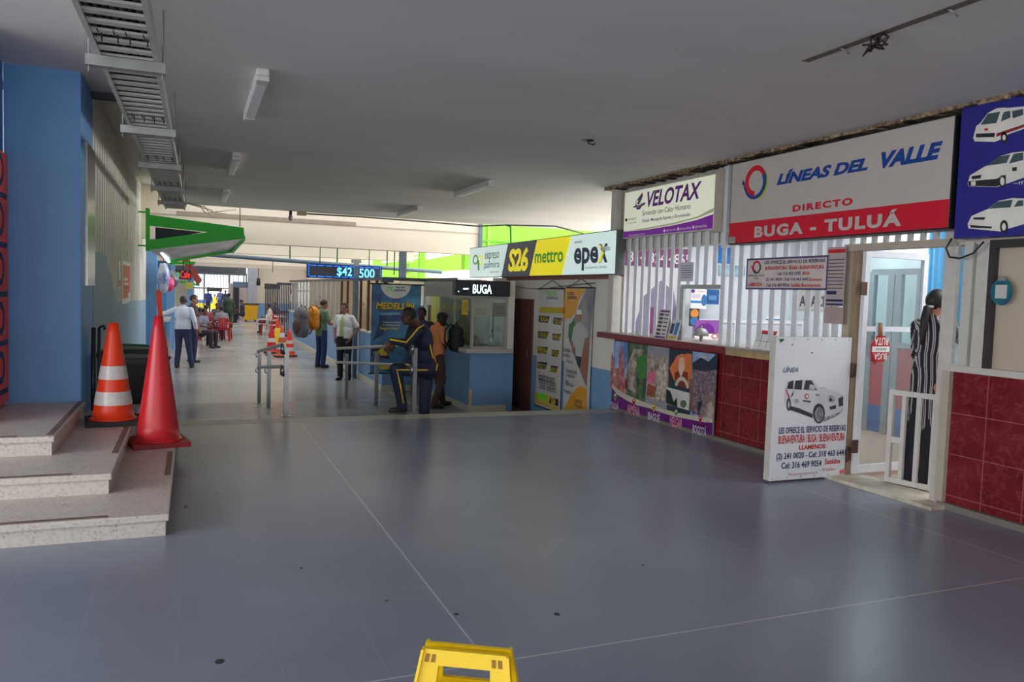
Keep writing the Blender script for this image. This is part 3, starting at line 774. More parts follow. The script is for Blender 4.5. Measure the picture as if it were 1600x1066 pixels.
PP(A, [(372,490),(452,430),(530,416),(505,470)], CG, 2); PP(A, [(258,588),(440,572),(500,545),(500,600),(440,622),(262,618)], CK, 2); PP(A, [(280,556),(345,546),(338,570),(285,575)], CK, 2)
PP(A, [(520,475),(550,412),(612,402),(612,452)], CG, 2); EE(A, 480, 588, 22, 40, CK, 3); EE(A, 480, 588, 14, 27, CW, 4); PP(A, [(278,590),(308,588),(307,614),(280,616)], CW, 3)
PP(A, [(540,500),(570,496),(572,520),(542,524)], CK, 2)
PP(A, [(255,860),(280,810),(385,765),(450,715),(540,695),(660,700),(660,850),(520,890),(470,910),(260,890)], CW)
PP(A, [(390,764),(448,718),(545,706),(530,755)], CG, 2); PP(A, [(552,752),(578,712),(612,708),(612,745)], CG, 2); PP(A, [(272,868),(410,878),(410,890),(275,885)], CK, 2)
PP(A, [(290,820),(370,818),(362,835),(296,833)], CK, 2); EE(A, 490, 880, 26, 44, CK, 3); EE(A, 490, 880, 13, 24, CW, 4)
part(A.mb, 'vehicles_print', t)
A = artX(5.44); A.tpx('~mi', *Z(548, 615), *Z(640, 575), CW, l=3); letter(A, t)

# VELOTAX light box
Z = zz(940, 250, .2157)
VL = M('velotax_face', (226, 230, 206), .4, var=.02, emit=.30)
t, bx_ = cabinet('light_box_sign', 'pale illuminated sign with purple lettering over the barred ticket window', 'sign', 5.52, [Z(165, 245), Z(822, 100), Z(808, 495), Z(165, 565)], .1, FRAMEW, VL)
A = artX(5.52); u0, v0, u1, v1 = bx_; PURPE = M('velotax_purple', (120, 30, 150), .4, emit=.2)
vL = A.inv(*Z(160, 515))[1]; vR = A.inv(*Z(810, 412))[1]; um = (u0+u1)/2
cur = [(u0, v0+.085), (u0+.6, v0+.075), (u0+1.2, v0+.09), (u0+1.7, v0+.12), (u1, v0+.165)]
A.poly([(u0, v0), (u1, v0)]+cur[::-1], PURPE)
sw = M('silver_swoosh', (180, 176, 140), .5, emit=.15)
A.poly([(u0, v0+.09), (u0+.6, v0+.08), (u0+1.2, v0+.1), (u0+1.7, v0+.14), (u1, v0+.19), (u1, v0+.235), (u0+1.7, v0+.16), (u0+1.2, v0+.12), (u0+.6, v0+.1)], sw)
part(A.mb, 'purple_band', t)
A = artX(5.52); GR = M('print_grey', (70, 66, 80), .5)
T(A, 'VELOTAX', 328, 345, 728, 150, PURP, bold=.03, shear=.25); T(A, 'Sirviendo con Calor Humano', 295, 405, 645, 312, GR)
T(A, 'Pasajes, Mensajería Express y Encomiendas', 295, 460, 643, 380, PURP, bold=.01, shear=.15)
T(A, 'NEQUI', 195, 442, 252, 415, GR, sp=1.2); T(A, '317 744 5980', 178, 467, 252, 447, GR)
T(A, 'www.velotax.com.co', 195, 556, 315, 525, WHITEP, l=3); T(A, '@velotaxltda', 470, 520, 540, 495, WHITEP, l=3, bold=.01); T(A, '@VelotaxOficial', 566, 512, 650, 482, WHITEP, l=3, bold=.01); T(A, '@VelotaxOficial', 680, 500, 765, 465, WHITEP, l=3, bold=.01)
for x, y in ((457, 513), (556, 500), (667, 487)):
    c = A.inv(*Z(x, y)); A.ell(c[0], c[1], .022, .022, WHITEP, 3, 14)
EE(A, 180, 435, 8, 13, BLACK, 2)
part(A.mb, 'icons', t); letter(A, t)
A = artX(5.52)
PP(A, [(245,335),(250,300),(275,265),(298,235),(300,262),(285,300),(292,318),(315,306),(318,322),(300,330),(290,340)], PURP, 2); EE(A, 270, 312, 18, 22, VL, 3)
PP(A, [(258,322),(272,285),(292,258),(288,290),(275,325)], M('print_violet_grey', (110, 90, 140), .5), 4); PP(A, [(230,338),(300,322),(298,334),(235,346)], GR, 4)
PP(A, [(248,346),(290,336),(282,356),(258,360)], PURP, 2); part(A.mb, 'logo', t)

# post between the two fronts, grey panel beside the light box
mb = MB(); mb.box((5.5, 9.72, 1.1), (5.6, 9.86, 3.13), FRAMEW, .01); struct(mb, 'trim_4')
mb = MB(); mb.box((5.53, 7.36, 2.38), (5.62, 7.58, 3.08), BEIGE); mb.box((5.55, 7.30, 2.2), (5.62, 7.38, 3.12), ALUW); struct(mb, 'trim_5')

# EXPRESO PALMIRA / S26 / METTRO / EPEX light box
Z = zz(660, 340, .3002)
EW = M('lightbox_white', (214, 236, 232), .4, var=.02, emit=.42)
t, bx_ = cabinet('light_box_sign', 'long illuminated sign with yellow and grey fields over the passage banners', 'sign', 5.45, [(734.0, 389.5), (962.5, 359), (961, 427), (734.0, 433.6)], .14, M('sign_trim', (92, 96, 92), .5), EW)
A = artX(5.45); u0, v0, u1, v1 = bx_; EG = M('lightbox_grey', (66, 70, 86), .4, emit=.15); EY = M('lightbox_yellow', (240, 226, 0), .4, emit=.42)
def ux_(x, y): return A.inv(*Z(x, y))[0]
g0, g1, y0_, y1_ = ux_(412, 308), ux_(445, 150), ux_(557, 303), ux_(597, 127)
w0, w1 = ux_(725, 295), ux_(775, 103)
A.poly([(g0, v0), (y0_, v0), (y1_, v1), (g1, v1)], EG); A.poly([(y0_, v0), (w0, v0), (w1, v1), (y1_, v1)], EY)
part(A.mb, 'colour_fields', t)
A = artX(5.45); SL = M('letter_slate', (52, 60, 84), .45, emit=.1); GN = M('letter_green', (60, 160, 40), .45, emit=.2)
T(A, 'expreso', 325, 232, 400, 178, SL, bold=.0); T(A, 'palmira', 322, 275, 402, 222, SL, bold=.0); T(A, 'viajas mejor!', 352, 291, 400, 276, SL)
T(A, 'S26', 447, 283, 553, 152, EY, bold=.035, shear=.12, sp=.9); T(A, 'mettro', 585, 240, 735, 163, GN, bold=.025)
T(A, 'envios', 792, 137, 832, 114, SL); T(A, 'epe', 787, 278, 918, 148, SL, bold=.03); T(A, 'x', 916, 236, 968, 134, SL, bold=.03); T(A, 'naturalmente a tiempo', 848, 271, 960, 248, SL)
PP(A, [(918, 145), (930, 143), (946, 186), (928, 233), (916, 234), (935, 186)], EY, 3)
part(A.mb, 'letter_stroke', t); letter(A, t)
A = artX(5.45)
for (x, y, rx, ry, m_) in ((277, 220, 15, 27, GN), (305, 222, 15, 28, EY)):
    c = A.inv(*Z(x, y)); e = A.inv(*Z(x+rx, y-ry)); r0 = abs(e[1]-c[1]); w_ = abs(e[0]-c[0])/r0
    A.ring(c[0], c[1], r0*.68, r0, 0, 360, m_, 2, w=w_)
PP(A, [(288, 222), (296, 222), (298, 275), (290, 276)], GN, 3); part(A.mb, 'logo', t)

# camera on the post
t = thing('security_camera', 'small white bullet camera on the post at the end of the long sign', 'camera', (5.45, 9.75, 2.3))
q = onx(975, 386, 5.45); q2 = onx(958, 386, 5.45)
mb = MB(); mb.tube([(5.5, 9.74, q.z), (5.43, 9.80, q.z), (5.39, 9.88, q.z-.01)], .032, WHITEP, 12); part(mb, 'body', t)
mb = MB(); mb.tube([(5.392, 9.877, q.z-.01), (5.386, 9.889, q.z-.011)], .024, BLACK, 12); part(mb, 'lens', t)
mb = MB(); mb.box((5.46, 9.68, q.z-.05), (5.5, 9.78, q.z+.05), WHITEP, .01); part(mb, 'mount', t)

# ------------------------------------------------------------------ ticket counter
t = thing('ticket_counter_top', 'long stone counter ledge with red brown edge under the window bars', 'counter', (5.6, 7.7, 1.03))
mb = MB(); cs_ = M('counter_stone', (150, 140, 132), .4, var=.14, scale=20); mb.box((5.42, 5.7, 1.075), (6.05, 9.76, 1.1), cs_); mb.box((5.42, 9.76, 1.075), (5.6, 9.98, 1.1), cs_); part(mb, 'slab', t)
mb = MB(); mb.box((5.415, 7.05, 1.02), (5.45, 9.98, 1.094), M('counter_edge_red', (120, 44, 50), .35, var=.15, scale=12)); mb.box((5.415, 9.95, 1.02), (5.6, 9.985, 1.094), MATS['counter_edge_red']); part(mb, 'edge_trim', t, 'red brown polished edge')
mb = MB(); mb.box((5.425, 5.7, 1.01), (5.45, 7.05, 1.076), M('bare_wood', (172, 146, 104), .7, var=.25, scale=14)); part(mb, 'bare_edge', t, 'bare chipped wooden edge')

# poster under the counter
q1, q2, q3 = onx(955, 531, 5.555), onx(953, 639, 5.555), onx(1110, 688, 5.555); q4 = onx(1122, 552, 5.555)
yl, yr, zb, ztp = 9.72, (q3.y+q4.y)/2, .05, .985
t = thing('destination_poster', 'purple travel poster with five city photos on the counter front', 'poster', (5.555, 8.5, 0))
mb = MB(); mb.box((5.555, yr, zb), (5.575, yl, ztp), M('poster_paper', (150, 130, 140), .35)); part(mb, 'sheet', t)
A = artX(5.555); Z = zz(940, 520, .16889)
U = lambda x, y: A.inv(*Z(x, y))
SKY = M('photo_sky', (96, 130, 190), .4, col2=(180, 196, 226), scale=3); SPIRE = M('photo_church', (160, 84, 84), .4, col2=(196, 140, 136), scale=9)
LEAFP = M('photo_leaf', (48, 84, 44), .4, col2=(110, 120, 100), scale=7); PINK = M('photo_pink', (206, 110, 140), .4, var=.3, scale=16); STONE = M('photo_stone', (186, 172, 160), .4, col2=(120, 96, 84), scale=8)
ORG = M('photo_orange', (220, 120, 60), .4, var=.2, scale=5); BRN = M('photo_brown', (130, 50, 36), .4, var=.2); MTN = M('photo_mountain', (40, 52, 66), .4, var=.2); CITY = M('photo_city', (150, 124, 130), .4, col2=(84, 74, 84), scale=26)
PB = M('poster_purple', (112, 20, 116), .35, col2=(88, 14, 100), scale=2); CRM = M('poster_cream', (200, 190, 170), .4)
pp = lambda pts, m_, l=1: PP(A, pts, m_, l)
H0 = ztp
def col(u0, u1, m_, l=1): A.rect(u0, zb, u1, ztp, m_, l)
us = [-yl, U(240, 200)[0], U(425, 200)[0], U(625, 200)[0], U(843, 200)[0], -yr]
for i, m_ in enumerate((SKY, LEAFP, M('photo_grey_sky', (150, 146, 156), .4), MTN, SKY)): col(us[i], us[i+1], m_)
pp([(82,480),(90,240),(102,170),(112,250),(125,330),(160,330),(165,200),(188,110),(205,200),(215,400),(235,440),(235,560),(82,520)], SPIRE, 2); EE(A, 124, 388, 14, 18, CRM, 3)
pp([(240,300),(300,150),(390,160),(395,220),(320,330),(320,560),(225,510),(230,400)], STONE, 2); pp([(330,220),(420,200),(420,420),(360,440),(325,350)], M('photo_bright_leaf', (64, 130, 56), .4, var=.3, scale=14), 3)
pp([(425,200),(470,200),(480,260),(500,210),(530,215),(540,260),(560,205),(620,225),(620,560),(560,640),(425,600)], STONE, 2); EE(A, 462, 415, 45, 62, PINK, 3); pp([(430,470),(500,500),(500,600),(420,580)], M('photo_red_earth', (150, 80, 60), .4, var=.3, scale=12), 3)
pp([(520,330),(610,240),(605,500),(590,630),(500,600),(525,440)], M('photo_white_tower', (214, 200, 186), .4, col2=(150, 130, 116), scale=16), 4)
pp([(630,330),(700,215),(760,185),(838,200),(835,480),(800,500),(700,470),(670,440)], ORG, 2); pp([(680,370),(740,340),(800,370),(800,520),(680,480)], BRN, 3); pp([(725,230),(765,230),(775,330),(735,420),(715,330)], M('photo_window', (226, 190, 170), .4), 4)
EE(A, 770, 180, 28, 20, MTN, 3); c = U(745, 520); A.ring(c[0], c[1], .10, .15, 10, 170, CRM, 4)
pp([(600,500),(820,560),(810,720),(600,660)], M('photo_white_bus', (206, 204, 196), .4), 3); pp([(600,520),(640,540),(670,640),(700,600),(705,690),(600,655)], M('photo_dark_leaf', (24, 40, 30), .4), 4); EE(A, 760, 660, 30, 36, LEAFP, 4)
pp([(843,280),(920,230),(990,270),(1070,190),(1070,350),(960,360),(843,340)], MTN, 2); pp([(843,340),(960,360),(1068,345),(1045,800),(843,750)], CITY, 3)
pp([(815,420),(850,430),(850,740),(820,720)], M('photo_tower', (120, 90, 84), .4), 4); pp([(930,780),(1000,560),(1040,550),(1040,790)], STONE, 4); pp([(890,640),(940,630),(900,770)], MTN, 4); pp([(900,225),(960,210),(990,235),(910,245)], CRM, 2)
band = [(82,470),(150,520),(250,580),(340,620),(450,660),(560,700),(680,735),(820,760),(950,785),(1045,800)]
lo = [U(x, y) for x, y in band]
A.poly([(-yl, lo[0][1])]+lo[1:-1]+[(-yr, lo[-1][1]), (-yr, lo[-1][1]-.05)]+[(u, v-.06-.03*(i < 3)) for i, (u, v) in reversed(list(enumerate(lo[1:-1])))]+[(-yl, lo[0][1]-.07)], CRM, 5)
A.poly([(-yl, lo[0][1]-.05)]+[(u, v-.055-.025*(i < 3)) for i, (u, v) in enumerate(lo[1:-1])]+[(-yr, lo[-1][1]-.045), (-yr, zb), (-yl, zb)], PB, 6)
for (x, y, m_) in ((132,590,M('pin_green', (130, 180, 120), .4)), (305,640,M('pin_red', (220, 40, 50), .4)), (490,690,M('pin_yellow', (224, 180, 40), .4)), (697,740,MATS['pin_green']), (920,800,MATS['pin_red'])):
    EE(A, x, y-8, 15, 22, m_, 7, 12); pp([(x-13, y), (x+13, y), (x, y+48)], m_, 7); EE(A, x, y-10, 5, 8, WHITEP, 8, 8)
part(A.mb, 'city_photos', t)
A = artX(5.555); PT = M('poster_letter', (206, 196, 210), .4); PK = M('poster_letter_pink', (226, 150, 170), .4)
for s_, x0, y0, x1, y1, m_ in (('TULUÁ', 90, 695, 166, 645, PT), ('ARMENIA', 243, 740, 362, 690, PK), ('IBAGUÉ', 433, 800, 547, 745, PT), ('MELGAR', 637, 860, 755, 800, PK), ('BOGOTÁ', 848, 928, 980, 865, PT)):
    A.tpx(s_, *Z(x0, y0), *Z(x1, y1), m_, l=8, bold=.02)
letter(A, t)

# ------------------------------------------------------------------ bars over the counter
def grille(label, ys, z0, z1, cut=None):
    t = thing('window_grille', label, 'window bars', (5.6, (ys[0]+ys[-1])/2, z0))
    for y in ys:
        zb = z0
        if cut and cut[0] < y < cut[1]: zb = cut[2]
        mb = MB(); mb.box((5.582, y-.036, zb), (5.598, y+.036, z1), ALUW, .004); part(mb, 'bar', t)
    return t
cut = (onx(1123, 450, 5.58).y, onx(1070, 450, 5.58).y, onx(1095, 449, 5.58).z)
vy = [onx(x, 460, 5.58).y for x in (980, 991, 1002, 1013, 1024.5, 1036, 1047.5, 1060, 1074, 1087, 1100, 1114, 1128)]
g = grille('white flat bars of the ticket window under the purple lettered sign', vy, 1.1, 2.46, cut)
mb = MB(); mb.box((5.565, cut[0]-.05, cut[2]-.02), (5.60, cut[1]+.06, cut[2]+.03), ALU); mb.box((5.565, cut[1], 1.1), (5.60, cut[1]+.07, cut[2]), ALU); part(mb, 'opening_frame', g)
mb = MB(); mb.box((5.57, vy[-1], 2.42), (5.605, vy[0]+.1, 2.47), FRAMEW); part(mb, 'top_rail', g)
wy = [onx(x, 460, 5.58).y for x in (1141, 1155, 1172, 1188, 1206, 1224, 1242, 1262, 1277, 1292, 1306)]
g2 = grille('white flat bars of the ticket window behind the small reservations sign', wy, 1.1, 2.4)
mb = MB(); mb.box((5.57, wy[-1]-.08, 2.36), (5.605, wy[0]+.08, 2.41), FRAMEW); part(mb, 'top_rail', g2)
# reservations sign tied to the bars
Z = zz(1120, 380, .16889)
q = [onx(*Z(*p), 5.52) for p in ((285,155), (1025,120), (1015,425), (275,420))]
yl, yr, zt2, zb2 = (q[0].y+q[3].y)/2, (q[1].y+q[2].y)/2, (q[0].z+q[1].z)/2, (q[2].z+q[3].z)/2
t = thing('reservations_sign', 'small grey white reservations sign with phone numbers on the bars', 'sign', (5.53, (yl+yr)/2, zb2))
mb = MB(); mb.box((5.52, yr, zb2), (5.535, yl, zt2), M('small_sign_face', (204, 190, 184), .5)); part(mb, 'board', t)
mb = MB(); fr = M('sign_frame_violet', (84, 76, 120), .5)
for a, b_ in (((5.516, yr-.01, zb2-.01), (5.537, yl+.01, zb2+.008)), ((5.516, yr-.01, zt2-.008), (5.537, yl+.01, zt2+.01)), ((5.516, yr-.01, zb2), (5.537, yr+.006, zt2)), ((5.516, yl-.006, zb2), (5.537, yl+.01, zt2))): mb.box(a, b_, fr)
part(mb, 'frame', t)
A = artX(5.52)
T(A, 'LES OFRECE EL SERVICIO DE RESERVAS', 445, 195, 1005, 143, LETB, bold=.02); T(A, 'BUENAVENTURA / BUGA / BUENAVENTURA', 450, 250, 995, 200, LETR, bold=.02)
T(A, 'Cel: 316 433 5392', 560, 298, 780, 262, LETB, bold=.015); T(A, 'BUGA', 795, 293, 862, 262, LETR, bold=.02)
T(A, '(2) 241 0020 - Cel: 318 463 6441', 455, 356, 850, 318, LETB, bold=.015); T(A, 'B/ventura', 858, 351, 977, 320, LETR, bold=.015)
T(A, 'Cel: 316 469 9054', 460, 405, 672, 372, LETB, bold=.015); T(A, 'Satélite Buenaventura', 685, 406, 965, 370, LETR, bold=.015)
T(A, 'LÍNEAS DEL VALLE', 290, 308, 440, 286, LETB, bold=.01); T(A, 'S.A.S', 345, 333, 385, 315, LETB); T(A, 'LLÁMENOS A:', 288, 400, 425, 355, LETR, bold=.02)
letter(A, t)
A = artX(5.52); c = A.inv(*Z(370, 220)); ring_logo(A, c[0], c[1], .065); part(A.mb, 'logo', t)
# notices at the door jamb
def sheet(name, label, cat, X, y0, y1, z0, z1, mat, marks=(), thick=.004, parent=None):
    t = thing(name, label, cat, (X, (y0+y1)/2, z0))
    mb = MB(); mb.box((X, y0, z0), (X+thick, y1, z1), mat); part(mb, 'sheet', t)
    A = artX(X)
    for (a, b_, c, d, m_) in marks: A.rect(-y1+a*(y1-y0), z0+b_*(z1-z0), -y1+c*(y1-y0), z0+d*(z1-z0), m_)
    if marks: part(A.mb, 'print', t)
    return t
GP = M('notice_grey', (176, 160, 156), .6); 
a_, b_ = onx(1309, 400, 5.52), onx(1336, 480, 5.52)
sheet('wall_notice', 'long grey printed notice with red heading by the door jamb', 'notice', 5.52, 5.50, 5.72, 1.58, 2.13, GP, [(.02, .90, .98, .96, LETR)]+[(.06, .30+.06*k, .94, .315+.06*k, GR) for k in range(9)]+[(.05, .2, .6, .26, LETB), (.05, .08, .98, .12, LETB), (.05, .02, .98, .05, LETB)])
sheet('wall_notice', 'blank grey board below the printed notice by the door jamb', 'notice', 5.525, 5.50, 5.73, 1.42, 1.575, M('notice_blank', (170, 152, 146), .6))
sheet('taped_paper', 'pale printed sheet taped to the bars above the ticket opening', 'paper', 5.54, onx(1083, 430, 5.54).y, onx(1062, 430, 5.54).y, 1.82, 2.05, M('paper_lilac', (206, 200, 214), .6), [(.1, .2+.12*k, .9, .23+.12*k, GR) for k in range(6)])

# leaflet holders and things on the counter
def holder(y0, y1, zt, label, marks, m_):
    t = thing('leaflet_stand', label, 'leaflet stand', (5.5, (y0+y1)/2, 1.1))
    mb = MB(); mb.add([(5.46, y0, 1.1), (5.46, y1, 1.1), (5.53, y1, zt), (5.53, y0, zt), (5.465, y0, 1.1), (5.465, y1, 1.1), (5.535, y1, zt), (5.535, y0, zt)], [(0,3,2,1),(4,5,6,7),(0,1,5,4),(1,2,6,5),(2,3,7,6),(3,0,4,7)], m_); part(mb, 'sheet', t)
    A = Art(lambda u, v, d: (5.46+.07*v-d, y1-u*(y1-y0), 1.1+v*(zt-1.1)), None)
    for a in marks: A.rect(*a)
    part(A.mb, 'print', t)
    mb = MB(); mb.add([(5.535, y0+.05, zt-.02), (5.535, y1-.05, zt-.02), (5.6, y1-.05, 1.1), (5.6, y0+.05, 1.1)], [(0, 1, 2, 3)], m_); part(mb, 'back_leg', t)
ya, yb_ = onx(1044, 500, 5.49).y, onx(1029, 500, 5.49).y
holder(ya, yb_+.04, 1.47, 'taller leaflet stand with six dark pictures on the counter', [(.1+.0, .12+.13*k, .45, .2+.13*k, GR) for k in range(6)]+[(.55, .14+.13*k, .9, .18+.13*k, GR) for k in range(6)]+[(.05, .02, .95, .08, PURP), (.1, .9, .9, .96, PURP)], M('leaflet_paper', (216, 208, 206), .4))
ya, yb_ = onx(1061, 500, 5.49).y, onx(1046, 500, 5.49).y
holder(ya, yb_, 1.35, 'shorter leaflet stand with blue pictures right of the taller one', [(.1, .3, .45, .8, M('print_dark_blue', (60, 74, 110), .5)), (.55, .25, .9, .85, CYAN), (.05, .05, .95, .2, M('print_ochre', (196, 176, 80), .5))], MATS['leaflet_paper'])
t = thing('desk_calendar', 'white desk calendar with red head on the counter beside the board', 'calendar', (5.62, 6.5, 1.1))
mb = MB(); mb.prism([(5.55, 0, 1.1), (5.62, 0, 1.30), (5.70, 0, 1.1)], (0, .30, 0), WHITEP); mb.v = [(x, y+6.46, z) for x, y, z in mb.v]; part(mb, 'stand', t)
A = Art(lambda u, v, d: (5.55+.07*v-d, 6.76-u*.30, 1.1+.2*v), None); A.rect(.02, .8, .98, 1, RED); A.rect(.32, .1, .335, .75, GR); A.rect(.65, .1, .665, .75, GR); A.rect(.05, .42, .95, .44, GR); part(A.mb, 'print', t)
t = thing('desk_bell', 'small dark metal dome beside the ticket opening', 'bell', (5.75, 7.95, 1.1))
mb = MB(); mb.lathe([(.01, .0), (.02, .02), (.02, .06), (.09, .065), (.085, .11), (.05, .15), (.01, .165)], (5.75, 7.95, 1.1), GALV, 20); part(mb, 'dome', t)
mb = MB(); mb.tube([(5.75, 7.95, 1.26), (5.75, 7.95, 1.285)], .012, STEEL, 8); part(mb, 'button', t)
# ------------------------------------------------------------------ door side of the office
Z = zz(1190, 510, .2439)
t = thing('half_gate', 'white half gate opened outward with a faded van picture and phone numbers', 'gate', (5.15, 5.48, 0))
GX0, GX1, GZ1 = 4.735, 5.60, 1.30
mb = MB(); mb.box((GX0, 5.45, .02), (GX1, 5.456, GZ1), M('gate_board_white', (224, 224, 226), .45, var=.03)); bd = part(mb, 'board', t)
mb = MB()
for a, b_ in (((GX0, 5.456, .02), (GX0+.05, 5.53, GZ1)), ((GX1-.05, 5.456, .02), (GX1, 5.53, GZ1)), ((GX0, 5.456, GZ1-.05), (GX1, 5.53, GZ1)), ((GX0, 5.456, .02), (GX1, 5.53, .07)), ((GX0, 5.456, .65), (GX1, 5.50, .70))): mb.box(a, b_, FRAMEW)
part(mb, 'frame', t)
mb = MB()
for x in [GX0+.03+.16*k for k in range(6)]:
    for z in (GZ1-.02, .04): mb.tube([(x, 5.452, z), (x, 5.446, z)], .006, GALV, 6)
part(mb, 'rivet', bd)
A = artY(5.45)
T(A, 'LÍNEA', 135, 295, 235, 255, M('faded_letter', (104, 104, 130), .5), bold=.02, shear=.25)
T(A, 'LES OFRECE EL SERVICIO DE RESERVAS', 108, 690, 538, 630, LETB, bold=.02); T(A, 'BUENAVENTURA / BUGA / BUENAVENTURA', 105, 755, 533, 680, LETR, bold=.02)
T(A, 'LLAMENOS:', 238, 792, 412, 752, LETR, bold=.035); T(A, '(2) 241 0020 - Cel: 318 463 6441', 92, 866, 538, 788, LETB, bold=.02)
T(A, 'Cel: 316 469 9054', 125, 915, 383, 855, LETB, bold=.02); T(A, 'Satélite', 402, 885, 503, 845, LETR, bold=.025)
FD = M('faded_red', (206, 150, 158), .5); T(A, 'Buenaventura', 170, 958, 360, 925, FD, bold=.0); T(A, '-Valle-', 372, 930, 480, 900, M('faded_red_b', (196, 110, 120), .5)); 
letter(A, t)
A = artY(5.45); VG = M('van_window', (52, 50, 60), .5, var=.4, scale=30); VS = M('van_shade', (120, 118, 126), .5, col2=(200, 200, 204), scale=14); VW = M('van_white', (206, 206, 208), .5); 
PP(A, [(148,395),(165,350),(262,340),(330,342),(365,390),(440,405),(520,440),(522,520),(505,560),(400,610),(330,580),(160,520),(146,480)], VW, 1)
PP(A, [(160,400),(172,356),(204,346),(200,402)], VG, 2); PP(A, [(207,403),(215,349),(261,344),(255,406)], VG, 2); PP(A, [(268,406),(280,346),(318,346),(355,410)], VG, 2)
PP(A, [(300,410),(305,372),(340,378),(345,410)], VS, 3); PP(A, [(160,505),(240,525),(325,562),(325,588),(230,552),(165,532)], VG, 2)
EE(A, 365, 558, 38, 64, VG, 3); EE(A, 366, 565, 28, 50, VS, 4); EE(A, 172, 500, 14, 42, VG, 3); EE(A, 172, 502, 8, 26, VS, 4)
EE(A, 445, 465, 27, 22, VS, 2); EE(A, 440, 470, 10, 12, VG, 3); PP(A, [(490,462),(520,447),(521,508),(492,514)], VG, 2); PP(A, [(434,515),(476,504),(474,528),(437,534)], VG, 2)
PP(A, [(398,585),(500,548),(520,520),(516,548),(470,580),(395,612)], VS, 3); PP(A, [(370,392),(412,394),(412,397),(370,396)], VS, 2)
PP(A, [(150,405),(158,405),(180,455),(172,458)], LETR, 2); PP(A, [(205,410),(200,440),(182,462),(190,440)], LETB, 2); PP(A, [(345,432),(370,434),(368,448),(346,446)], VS, 3)
PP(A, [(206,462),(236,466),(234,492),(208,486)], VS, 3)
EE(A, 288, 448, 14, 17, LETR, 3); EE(A, 288, 448, 9, 11, VW, 4); PP(A, [(262,472),(312,478),(312,488),(262,480)], VG, 3)
part(A.mb, 'van_print', bd); A.mb = MB()
PP(A, [(498,922),(537,912),(534,940),(500,948)], M('faded_pink', (214, 110, 126), .5), 2); EE(A, 322, 170, 7, 4, VG, 2, 8); PP(A, [(190,125),(198,110),(202,112),(194,127)], VG, 2); PP(A, [(115,82),(142,78),(140,92),(118,106)], M('tape_green', (30, 90, 64), .5), 2)
part(A.mb, 'wear_marks', bd)
HG = M('rusty_hinge', (92, 66, 52), .6, .4, var=.3, scale=30)
for z in (.22, 1.0):
    mb = MB(); mb.box((5.605, 5.44, z-.06), (5.68, 5.452, z+.06), HG); mb.tube([(5.61, 5.437, z-.07), (5.61, 5.437, z+.07)], .012, HG, 8); part(mb, 'hinge', t)

# door frame, transom, right post and side windows (structure)
mb = MB()
mb.box((5.60, 5.50, .02), (5.70, 5.58, 2.14), BEIGE); mb.box((5.61, 5.452, .02), (5.68, 5.50, 2.14), M('jamb_brown', (150, 128, 106), .6, var=.15, scale=8))
mb.box((5.56, 4.42, 2.09), (5.68, 5.56, 2.15), BEIGE); mb.box((5.585, 4.42, .02), (5.625, 4.535, 2.25), FRAMEW)
struct(mb, 'door_1')
g3 = thing('window_grille', 'short bars of the transom above the open glass door', 'window bars', (5.6, 5, 2.15))
for k in range(8):
    y = 4.62+k*.125; mb = MB(); mb.box((5.57, y-.02, 2.15), (5.60, y+.02, 2.26), FRAMEW); part(mb, 'bar', g3)
mb = MB(); mb.box((5.40, 4.36, .0), (5.8, 5.5, .03), M('threshold', (196, 186, 168), .6, var=.25, scale=9)); struct(mb, 'trim_6')
t = thing('glass_door', 'white framed glass door standing open into the ticket office', 'door', (5.66, 5.42, .04))
DY0, DY1, DX0, DX1, DZ = 5.40, 5.44, 5.665, 6.45, 2.10
mb = MB()
zm = ony(1385, 515, 5.40).z
mb.box((DX0, DY0, .05), (DX0+.055, DY1, DZ), ALUW); mb.box((DX1-.055, DY0, .05), (DX1, DY1, DZ), ALUW); mb.box((DX0, DY0, DZ-.06), (DX1, DY1, DZ), ALUW); mb.box((DX0, DY0, .05), (DX1, DY1, .12), ALUW); mb.box((DX0, DY0, zm-.02), (DX1, DY1, zm+.025), ALUW)
part(mb, 'frame', t)
mb = MB(); mb.box((DX0+.05, DY0+.015, .12), (DX1-.05, DY0+.02, DZ-.06), GLASS); part(mb, 'pane', t)
for z in (.3, 1.75):
    mb = MB(); mb.box((DX0-.05, DY0-.012, z-.06), (DX0+.02, DY0, z+.06), HG); part(mb, 'hinge', t)
mb = MB(); mb.box((DX1-.05, DY0-.04, 1.0), (DX1-.02, DY0, 1.12), STEEL); part(mb, 'handle', t)
# octagonal plate hung on the glass
c = ony(1374, 545, 5.40); R_ = .118
t = thing('octagon_plate', 'red octagonal route plate hanging on the glass door', 'plate', (c.x, 5.39, c.z-R_))
mb = MB(); mb.prism([(c.x+R_*math.cos(PI/8+k*PI/4), 5.385, c.z+R_*1.12*math.sin(PI/8+k*PI/4)) for k in range(8)], (0, .012, 0), M('plate_red', (196, 36, 48), .4)); part(mb, 'plate', t)
A = Art(lambda u, v, d: (c.x+u, 5.385-d, c.z+v), None)
A.rect(-.107, -.03, .107, .022, WHITEP); part(A.mb, 'white_band', t)
A = Art(lambda u, v, d: (c.x+u, 5.385-d, c.z+v), None)
A.text('RUTA', .085, .105, -.085, .035, WHITEP, 2, bold=.02); A.text('BUGA', .08, -.04, -.08, -.10, WHITEP, 2, bold=.02); A.text('LÍNEAS DEL VALLE', .07, .008, -.06, -.018, LETB, 3); letter(A, t)
mb = MB(); mb.tube([(c.x-.01, 5.39, c.z+.12), (c.x-.01, 5.395, c.z+.24)], .02, M('hanging_tape', (150, 110, 84), .6), 8); part(mb, 'strap', t)
